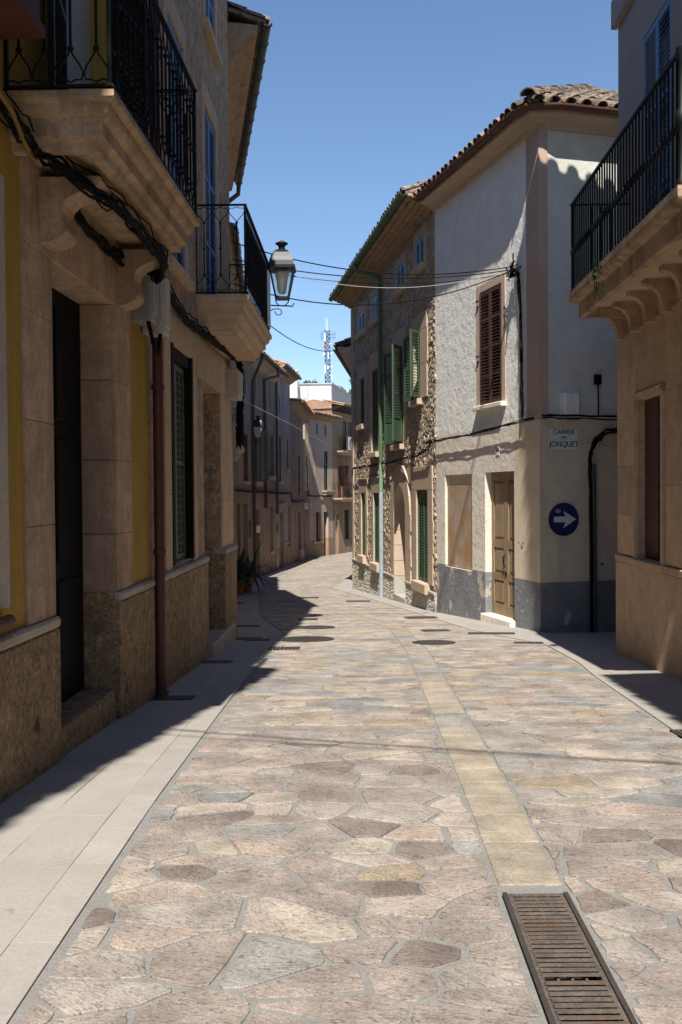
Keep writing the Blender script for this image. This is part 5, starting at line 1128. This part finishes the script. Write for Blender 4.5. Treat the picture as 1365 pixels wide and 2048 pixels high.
def disc(fr, s, z, r, d0, d1, m, name, parent, n=36):
    mb = MB(); mb.add([fr.P(s + r * math.cos(2 * math.pi * i / n), d, z + r * math.sin(2 * math.pi * i / n)) for d in (d0, d1) for i in range(n)], [(i, (i + 1) % n, n + (i + 1) % n, n + i) for i in range(n)] + [tuple(range(n, 2 * n)), tuple(range(n))]); return mb.build(name, m, parent)
disc(f12r, .38, 1.07, .25, .005, .022, m_signblue, 'disc', ar)
M = face_M(f12r, .38, .0225, 1.07); q = [(-.17, -.042), (.02, -.042), (-.01, -.13), (.2, 0), (-.01, .13), (.02, .045), (-.17, .042)]
mb = MB(); n = len(q); mb.add([M @ Vector((x, y, z)) for z in (0, .003) for x, y in q], [(7, 8, 9), (7 + 0, 7 + 1, 7 + 5, 7 + 6), (7 + 2, 7 + 3, 7 + 4), (7 + 1, 7 + 3, 7 + 5)]); mb.f = [[7, 8, 12, 13], [9, 10, 8], [8, 10, 12], [10, 11, 12]]; mb.m = [0] * 4; mb.sm = [False] * 4; mb.build('arrow', m_signw, ar)
mb = MB(); mb.add([M @ Vector((-.1 + .05 * math.cos(a), .13 + .028 * math.sin(a) * (1 if a < 3.14 else 1.3), .002)) for a in [i * math.pi / 5 for i in range(10)]], [tuple(range(10))]); mb.build('sticker', m_boxg, ar)
hn = thing('house_number_tile', 'small pale house number tile 21 above the wooden door', 'house number', f12.P(1.55, 0, 2.1)); mb = MB(); mb.cblock(f12, 1.48, 1.62, 0, .012, 2.09, 2.27, .003); mb.build('tile', m_tilew, hn); text_mesh('21', .12, face_M(f12, 1.55, .0125, 2.18), m_ink, hn, bold=.001)
bp_ = thing('street_name_plate', 'small blue white plate on the corner of the far sandy house', 'street sign', f5.P(.1, 0, .55)); mb = MB(); mb.cblock(f5, -.12, .4, .02, .04, .55, .9, .004); mb.build('plate', m_tilew, bp_)
mb = MB(); M = face_M(f5, .14, .041, .73); [mb.add([M @ Vector(v) for v in ((-.16, zz, 0), (.16, zz, 0), (.16, zz + .04, 0), (-.16, zz + .04, 0))], [(0, 1, 2, 3)]) for zz in (-.1, 0, .08)]; mb.build('lettering_bars', m_signblue, bp_)
bn = thing('shop_banner', 'white shop banner with curly lettering on the far upper balcony', 'banner', f6.P(2.6, .6, 4.15)); mb = MB(); mb.fbox(f6, 1.25, 4.7, .61, .63, 4.18, 5.02); mb.build('panel', m_signw, bn)
M = face_M(f6, 2.6, .634, 4.6); cv = []
def curl(pts, nm):
    mb = MB(); mb.tube([M @ Vector((-x, y, 0)) if False else M @ Vector((x, y, 0)) for x, y in pts], .025, 5); mb.build(nm, m_ink, bn)
# reader's left is towards the bend: letters start there
sx = -1.2
curl([(sx + .0, -.05), (sx + .2, .12), (sx + .45, .3), (sx + .3, .32), (sx + .1, .1), (sx + .15, -.2), (sx + .4, -.3), (sx + .6, -.12), (sx + .5, .0), (sx + .38, -.06), (sx + .42, -.16)], 'letter'); curl([(sx + .95 + .24 * math.cos(a), -.12 + .2 * math.sin(a)) for a in [i * .55 for i in range(14)]], 'letter'); curl([(sx + 1.5 + .2 * math.cos(a), -.12 + .2 * math.sin(a)) for a in [.6 + i * .5 for i in range(10)]], 'letter')
curl([(sx + .7, .26), (sx + .85, .18), (sx + 1.0, .28)], 'flourish')

def tubething(name, label, cat, pts, r, m=m_cable, group=None, n=6):
    mb = MB(); mb.tube(pts, r, n); return mb.build(name, m, None, label, cat, group, None, Vector(pts[0]))
def sag(a, b, s, n=22): a, b = Vector(a), Vector(b); return [a + (b - a) * (k / n) - Vector((0, 0, s * 4 * (k / n) * (1 - k / n))) for k in range(n + 1)]
hook = f12.P(.66, .12, 4.92); GW = 'overhead wires across the street'
tubething('overhead_wire', 'topmost black overhead wire from the lantern corner to the white house', 'wire', sag((-1.55, 14.6, 5.15), hook + Vector((0, 0, .05)), .27), .009, group=GW)
tubething('overhead_wire', 'second black overhead wire just below the topmost one', 'wire', sag((-1.55, 14.6, 4.9), hook, .2), .008, group=GW)
tubething('overhead_wire', 'thin overhead wire sagging between the second and the lowest wires', 'wire', sag((-1.55, 14.6, 4.82), hook + Vector((0, 0, -.05)), .22), .005, group=GW)
tubething('overhead_wire', 'lowest overhead cable of the group reaching the white house', 'wire', sag((-1.55, 14.6, 4.55), hook + Vector((0, 0, .0)), .42), .009, group=GW)
tubething('overhead_wire', 'pale thin overhead wire looping in front of the blue attic shutters', 'wire', sag((-1.55, 14.6, 4.95), hook + Vector((0, 0, .02)), .38), .0045, m_boxc, group=GW)
tubething('overhead_wire', 'single slack cable crossing in front of the lattice mast', 'wire', sag((-1.55, 14.6, 4.45), fS.P(8.2, .1, 5.75), .62), .008, group=GW)
tubething('overhead_wire', 'thick cable above the viewer whose shadow crosses the paving', 'wire', sag((-2.1, 2.75, 6.2), (3.0, .95, 6.2), .12), .016, group=GW)
tubething('overhead_wire', 'thin cable above the viewer beside the thick one', 'wire', sag((-2.1, 2.5, 6.25), (3.0, .98, 6.25), .15), .008, group=GW)
tubething('overhead_wire', 'pale taut wire along the far left facades', 'wire', [f3b.P(8.0, .3, 4.35), f4.P(12, .9, 4.3), f5.P(2, .6, 4.4)], .012, m_boxc, group=GW)
mb = MB(); mb.tube([hook + Vector((0, 0, .25)), hook - Vector((0, 0, .1))], .012, 5)
ht = thing('cable_hook', 'tangle of black wires and insulators on the white house corner', 'cable hook', f12.P(.66, 0, 4.8)); mb.build('hook', m_iron, ht)
mb = MB(); rr = random.Random(8)
for k in range(12):
    p = [hook + Vector((rr.uniform(-.1, .1), rr.uniform(-.25, .25), rr.uniform(-.14, .12))) for _ in range(4)]; mb.tube(wob(p, 4, .01, rr), .008, 4)
mb.build('wire_tangle', m_cable, ht)
mb = MB()
for z in (-.02, .05): mb.lathe(hook + Vector((0, .1, z - .05)), [(.02, -.03), (.04, -.01), (.04, .02), (.015, .04)], 8)
mb.build('insulator', m_cable, ht)
bundle('cable_bundle', 'bundle of black cables dropping down the white house corner', [f12.P(.62, .06, 4.85), f12.P(.55, .05, 4.3), f12.P(.52, .05, 3.5), f12.P(.5, .05, 2.62)], .012, 7, .045, 21)
bundle('cable_bundle', 'black cable bundle along the white house above the wooden door', [f12.P(0.02, .09, 2.6), f12.P(1.2, .08, 2.56), f12.P(2.6, .08, 2.5), f12.P(3.9, .08, 2.49), f12.P(4.9, .08, 2.46)], .011, 6, .03, 22)
bundle('cable_bundle', 'black cable bundle along the white house into the alley', [f12r.P(.0, .09, 2.6), f12r.P(.8, .08, 2.6), f12r.P(2.5, .08, 2.6)], .012, 6, .028, 23)
bundle('cable_bundle', 'black cable bundle sagging across the rubble stone house', [fS.P(.02, .1, 2.5), fS.P(.15, .11, 2.36), fS.P(1.1, .1, 2.26), fS.P(4.0, .1, 2.2), fS.P(7, .1, 2.2), fS.P(9.9, .1, 2.2), fS.P(10.05, .1, 2.0)], .011, 6, .03, 24)
bundle('cable_bundle', 'heavy bent black cables beside the street name tiles running to the ground', [f12r.P(2.5, .08, 2.42), f12r.P(1.35, .08, 2.42), f12r.P(1.05, .09, 2.38), f12r.P(.85, .09, 2.22), f12r.P(.78, .09, 2.0), f12r.P(.8, .08, 1.4), f12r.P(.82, .08, -.7)], .026, 4, .035, 25)
tubething('conduit_pipe', 'dark grey conduit rising to the bend beside the arrow sign', 'pipe', [f12r.P(.86, .06, -.8), f12r.P(.85, .06, 1.9)], .045, m_gutter, None, 10)
tubething('pale_pipe', 'thin pale rod fixed to the wall beside the street name tiles', 'pipe', [f12r.P(.66, .05, 2.25), f12r.P(.72, .06, 2.22), f12r.P(1.5, .06, 2.12)], .014, m_boxc)
tubething('black_cable', 'single black cable from the junction box down to the cable run', 'cable', [f12r.P(.95, .04, 3.1), f12r.P(.955, .04, 2.9), f12r.P(.95, .05, 2.62)], .012)
bundle('cable_bundle', 'thick tangle of black cables under the moulded balcony', [f1.P(.3, .05, 3.55), f1.P(.62, .12, 3.42), f1.P(.8, .3, 3.31), f1.P(1.4, .42, 3.28), f1.P(2.6, .42, 3.26), f1.P(3.05, .3, 3.22), f1.P(3.4, .1, 3.36), f1.P(3.8, .08, 3.38)], .011, 13, .055, 26)
bundle('cable_bundle', 'black cables along the wall above the tall stone doorway', [f1.P(1.2, .06, 3.4), f1.P(1.7, .06, 3.28), f1.P(2.4, .06, 3.26), f1.P(2.9, .06, 3.3)], .014, 8, .045, 27)
bundle('cable_bundle', 'thick ragged black cable run above the louvred window', [f1.P(3.8, .1, 3.4), f2.P(.6, .08, 3.36), f2.P(1.4, .08, 3.28), f2.P(2.6, .09, 3.3), f2.P(4.0, .1, 3.36), f2.P(5.6, .1, 3.42)], .015, 14, .055, 28)
t = thing('weed', 'small green weed growing at the foot of the brown downpipe', 'weed', f1.P(3.75, .08, G(8.6))); rnd = random.Random(9); wd = []
for k in range(26): wd.append((f1.P(3.75 + rnd.uniform(-.12, .2), .07 + rnd.uniform(0, .07), G(8.6)), rnd.uniform(0, 6.28), rnd.uniform(.05, .14)))
bundle('cable_bundle', 'hanging clump of black cables at the stone house corner', [f2.P(5.6, .12, 3.45), f2.P(5.72, .14, 3.3), f2.P(5.74, .14, 2.9), f2.P(5.74, .12, 2.45), f2.P(5.75, .1, 2.2)], .016, 14, .08, 29)
bundle('cable_bundle', 'loops of black cable hanging below the junction boxes', [f1.P(3.35, .12, 2.95), f1.P(3.4, .15, 2.75), f1.P(3.55, .15, 2.7), f1.P(3.66, .16, 2.9), f1.P(3.7, .18, 3.2)], .009, 5, .03, 30)
bundle('cable_bundle', 'black cable run along the far left houses', [f4.P(3.5, .08, 1.62), f4.P(7, .1, 1.56), f4.P(10, .08, 1.55), f4.P(14, .1, 1.5), f4.P(18.1, .08, 1.48), f4.P(18.45, .08, 1.1), f4b.P(4, .08, 1.05), f4b.P(8.7, .1, 1.1)], .02, 6, .04, 31)
bundle('cable_bundle', 'black cables descending the corner of the far sandy house', [f5.P(.05, .1, 3.6), f5.P(.1, .15, 2.8), f5.P(.15, .12, 2.2), f5.P(.3, .1, 1.35), f5.P(1.0, .08, 1.3), f5.P(4.7, .08, 1.28)], .018, 5, .05, 32)
for k in range(3):
    tubething('yellow_conduit', ['upper', 'middle', 'lower'][k] + ' of three yellow conduits beside the moulded balcony', 'conduit', [f1.P(-.5, .06 + .02 * k, 3.74 - k * .055), f1.P(.35, .06 + .02 * k, 3.6 - k * .05), f1.P(.62, .1, 3.43 - k * .035), f1.P(.66, .12, 3.4 - k * .03)], .014, m_cabley, 'yellow conduits')

# ------------------------------------------------------------------ plants
def blade(mb, p, d, up, L, w, droop, rnd, seg=4):
    side = d.cross(Vector((0, 0, 1))).normalized(); pts = []
    for k in range(seg + 1):
        t = k / seg; c = p + d * (L * t) + Vector((0, 0, up * L * t - droop * L * t * t)); ww = w * math.sin(math.pi * min(.97, t * .8 + .16)); pts += [c - side * ww, c + Vector((0, 0, -.15 * ww)), c + side * ww]
    mb.add(pts, [(k * 3 + a, k * 3 + a + 1, k * 3 + a + 4, k * 3 + a + 3) for k in range(seg) for a in (0, 1)], 0, True)
def potted(label, x, y, r, hgt, n, seed, L=.55):
    t = thing('potted_plant', label, 'potted plant', (x, y, G(y)), 'plants in terracotta pots on the left pavement'); rnd = random.Random(seed)
    mb = MB(); mb.lathe((x, y, G(y) + .006), [(r * .68, 0), (r * .72, .02), (r * .95, hgt - .07), (r * 1.06, hgt - .07), (r * 1.08, hgt), (r * .98, hgt), (r * .95, hgt - .05)], 18); mb.build('pot', m_terra, t)
    mb = MB(); mb.lathe((x, y, G(y)), [(r * .9, hgt - .06), (r * .5, hgt - .035), (.01, hgt - .03)], 14); mb.build('soil', m_dkwood, t)
    for k in range(n):
        a = rnd.uniform(0, 6.28); d = Vector((math.cos(a), math.sin(a), 0)); m2 = MB(); blade(m2, Vector((x, y, G(y) + hgt - .04)) + d * r * .4, d * rnd.uniform(.3, 1.0), rnd.uniform(.5, 1.4), L * rnd.uniform(.7, 1.25), rnd.uniform(.035, .065), rnd.uniform(.3, 1.1), rnd); m2.build('leaf', m_leaf, t)
for p, a, L in wd:
    m2 = MB(); blade(m2, p, Vector((math.cos(a), math.sin(a), 0)) * .5, .9, L, .01, .5, rnd, 2); m2.build('leaf', m_leaf2, t)
potted('leafy plant in a terracotta pot nearest the stone house corner', -2.78, 26.4, .24, .42, 46, 1, .85)
potted('leafy plant in a terracotta pot standing behind the nearest pot', -2.66, 27.7, .22, .44, 46, 2, .95)
potted('wide dark plant in a terracotta pot half hidden against the wall', -3.0, 27.2, .22, .4, 36, 3, .85)
t = thing('hanging_plant', 'small dark plant hanging from the right balcony edge', 'plant', fR1.P(2.1, .7, 3.4)); rnd = random.Random(4)
mb = MB(); [mb.tube(wob([fR1.P(2.1 + rnd.uniform(-.05, .05), .71, 3.74), fR1.P(2.1 + rnd.uniform(-.08, .08), .74, 3.6), fR1.P(2.1 + rnd.uniform(-.1, .1), .74, rnd.uniform(3.38, 3.5))], 2, .01, rnd), .003, 4) for k in range(6)]; mb.build('stem', m_leaf, t)
for k in range(46):
    p = fR1.P(2.1 + rnd.gauss(0, .05), .72 + rnd.uniform(-.02, .06), 3.74 - abs(rnd.gauss(0, .13))); a = rnd.uniform(0, 6.28); m2 = MB(); blade(m2, p, Vector((math.cos(a), math.sin(a), 0)), .1, .045, .016, .8, rnd, 2); m2.build('leaf', m_leaf, t)
for k, (s, c) in enumerate(((1.7, 'plain'), (2.25, 'orange'))):
    p = fR1.P(0, 0, 0); q = f6.P(s, .4, 1.16); t = thing('flower_pot', ['dark pot with a pale green plant on the far lower balcony', 'orange pot with a small plant on the far lower balcony'][k], 'potted plant', q)
    mb = MB(); mb.lathe(q, [(.09, 0), (.13, .2), (.14, .22), (.11, .22)], 10); mb.build('pot', [m_gutter, m_terra][k], t); rnd = random.Random(50 + k)
    for i in range(16): a = rnd.uniform(0, 6.28); m2 = MB(); blade(m2, q + Vector((0, 0, .2)), Vector((math.cos(a), math.sin(a), 0)) * .6, .9, rnd.uniform(.2, .4), .04, .6, rnd, 3); m2.build('leaf', m_leaf2, t)

# ------------------------------------------------------------------ skyline: hill, trees, mast
mb = MB(); n = 26; vs = []
def hz(x, y): return -6 + 25.5 * math.exp(-((x - 4) / 70) ** 2 - ((y - 190) / 95) ** 2) + .6 * math.sin(x * .21) * math.cos(y * .17)
for j in range(n):
    for i in range(n): x = -140 + i * 12; y = 100 + j * 9; vs.append((x, y, hz(x, y)))
mb.add(vs, [(j * n + i, j * n + i + 1, (j + 1) * n + i + 1, (j + 1) * n + i) for j in range(n - 1) for i in range(n - 1)], 0, True); mb.build('hill', m_ground, None, 'wooded hill behind the roofs', None, None, 'structure')
def tree(label, x, y, hgt, w, m, seed, n=900, pine=False):
    rnd = random.Random(seed); z = hz(x, y); t = thing('hill_tree', label, 'tree', (x, y, z), 'trees on the hill behind the roofs')
    mb = MB(); top = Vector((x + rnd.uniform(-.3, .3), y, z + hgt * .8)); mb.tube([(x, y, z - .3), (x + .1, y, z + hgt * .4), top], [.16 * hgt / 6, .11 * hgt / 6, .04], 7); cl = []
    for k in range(9):
        a = rnd.uniform(0, 6.28); hh = rnd.uniform(.4, .95); c = Vector((x + math.cos(a) * w * rnd.uniform(.2, .85), y + math.sin(a) * w * rnd.uniform(.2, .85), z + hgt * hh)); cl.append((c, w * rnd.uniform(.28, .5))); mb.tube([(x, y, z + hgt * hh * .75), c], [.05, .015], 5)
    mb.build('trunk', m_bark, t); mb = MB()
    for k in range(n):
        c, r = rnd.choice(cl); d = Vector((rnd.gauss(0, 1), rnd.gauss(0, 1), rnd.gauss(0, .7))).normalized() * r * rnd.uniform(.5, 1.05); p = c + d; u = Vector((rnd.gauss(0, 1), rnd.gauss(0, 1), rnd.gauss(0, 1))).normalized(); v = u.cross(Vector((rnd.gauss(0, 1), rnd.gauss(0, 1), rnd.gauss(0, 1)))).normalized(); s_ = rnd.uniform(.1, .24)
        mb.add([p - u * s_, p + v * s_ * .5, p + u * s_, p - v * s_ * .5], [(0, 1, 2, 3)])
    mb.build('crown', m, t)
pos = [(-5.6, 150, 3.0, 1.6, m_leaf2), (-4.4, 156, 2.6, 1.6, m_leaf2), (-3.0, 151, 2.7, 1.3, m_leaf3), (-6.8, 158, 2.4, 1.5, m_leaf3), (-1.2, 158, 1.8, 1.4, m_leaf2), (.2, 140, 3.0, 1.4, m_leaf2), (1.4, 136, 3.4, 1.3, m_leaf2), (2.3, 128, 6.0, 1.9, m_leaf3), (.9, 128, 3.4, 1.5, m_leaf2), (2.2, 118, 3.6, 1.6, m_leaf2), (3.8, 124, 5, 1.8, m_leaf3), (-8.5, 155, 3.6, 1.6, m_leaf2)]
nm = ['low olive green bush on the hill left of the mast', 'rounded olive green tree on the hill nearest left of the mast', 'small dark tree right beside the mast foot', 'dark bush at the left end of the hilltop row', 'pale tree behind the mast foot', 'olive tree above the white block corner', 'second olive tree above the sloping wall top', 'tall dark pine beside the stone house corner', 'dense green tree over the white block side wall', 'low green tree close to the stone house edge', 'dark pine mostly hidden by the stone house', 'bush hidden behind the far roof on the left']
for k, (x, y, hh, w, m) in enumerate(pos): tree(nm[k], x, y, hh, w, m, 60 + k)
mt = thing('lattice_mast', 'tall steel lattice telecom mast with white antennas on the hill', 'mast', (-2.2, 180, hz(-2.2, 180))); m_mast = plain('mast_steel', (.03, .04, .055), .6, 0, .2); x0, y0 = -2.2, 180; zb = hz(-2.2, 180) - .5; ztop = 30.6; hw = .45
corners = [(-1, -1), (1, -1), (1, 1), (-1, 1)]
for cx, cy in corners: mb = MB(); mb.tube([(x0 + cx * hw, y0 + cy * hw, zb), (x0 + cx * hw, y0 + cy * hw, ztop)], .055, 5); mb.build('leg', m_mast, mt)
nb = 16; dz = (ztop - zb) / nb
for k in range(nb):
    mb = MB()
    for i in range(4):
        a = corners[i]; b = corners[(i + 1) % 4]; z0 = zb + k * dz; mb.tube([(x0 + a[0] * hw, y0 + a[1] * hw, z0), (x0 + b[0] * hw, y0 + b[1] * hw, z0 + dz)], .032, 4); mb.tube([(x0 + b[0] * hw, y0 + b[1] * hw, z0), (x0 + a[0] * hw, y0 + a[1] * hw, z0 + dz)], .032, 4); mb.tube([(x0 + a[0] * hw, y0 + a[1] * hw, z0), (x0 + b[0] * hw, y0 + b[1] * hw, z0)], .035, 4)
    mb.build('lattice_bay', m_mast, mt)
for dx, z0, z1, w in ((-.45, 28.6, 30.0, .13), (-.4, 22.8, 24.4, .13), (.15, 25.4, 26.6, .1), (.1, 23.6, 24.1, .12), (-.62, 26.0, 26.5, .12), (.42, 28.0, 28.2, .14)): mb = MB(); mb.box(x0 + dx - w, x0 + dx + w, y0 - .75, y0 - .55, z0, z1); mb.build('antenna_panel', m_boxw, mt)
for dx, z0, r, m in ((-.45, 27.6, .24, plain('red_dish', (.5, .03, .04), .5)), (.75, 26.4, .16, m_boxw), (.7, 24.0, .14, m_boxw), (.65, 22.4, .15, m_boxw), (.78, 22.0, .16, m_boxw)):
    mb = MB(); mb.tube([(x0 + dx, y0 - .8, z0), (x0 + dx, y0 - .6, z0)], r, 12); mb.build('dish', m, mt)
for dx, z1 in ((-.22, 33.0), (.05, 32.6)): mb = MB(); mb.tube([(x0 + dx, y0, ztop), (x0 + dx, y0, z1)], .05, 5); mb.build('whip_antenna', m_boxw, mt)
mb = MB()
for z in (29.2, 29.8): mb.tube([(x0 - 1.1, y0 - .5, z), (x0 + 1.4, y0 - .5, z)], .03, 4)
for dx in (-1.1, -.8, 1.0, 1.4): mb.tube([(x0 + dx, y0 - .5, 28.8), (x0 + dx, y0 - .5, 30.3)], .025, 4)
mb.build('antenna_arm', m_mast, mt)
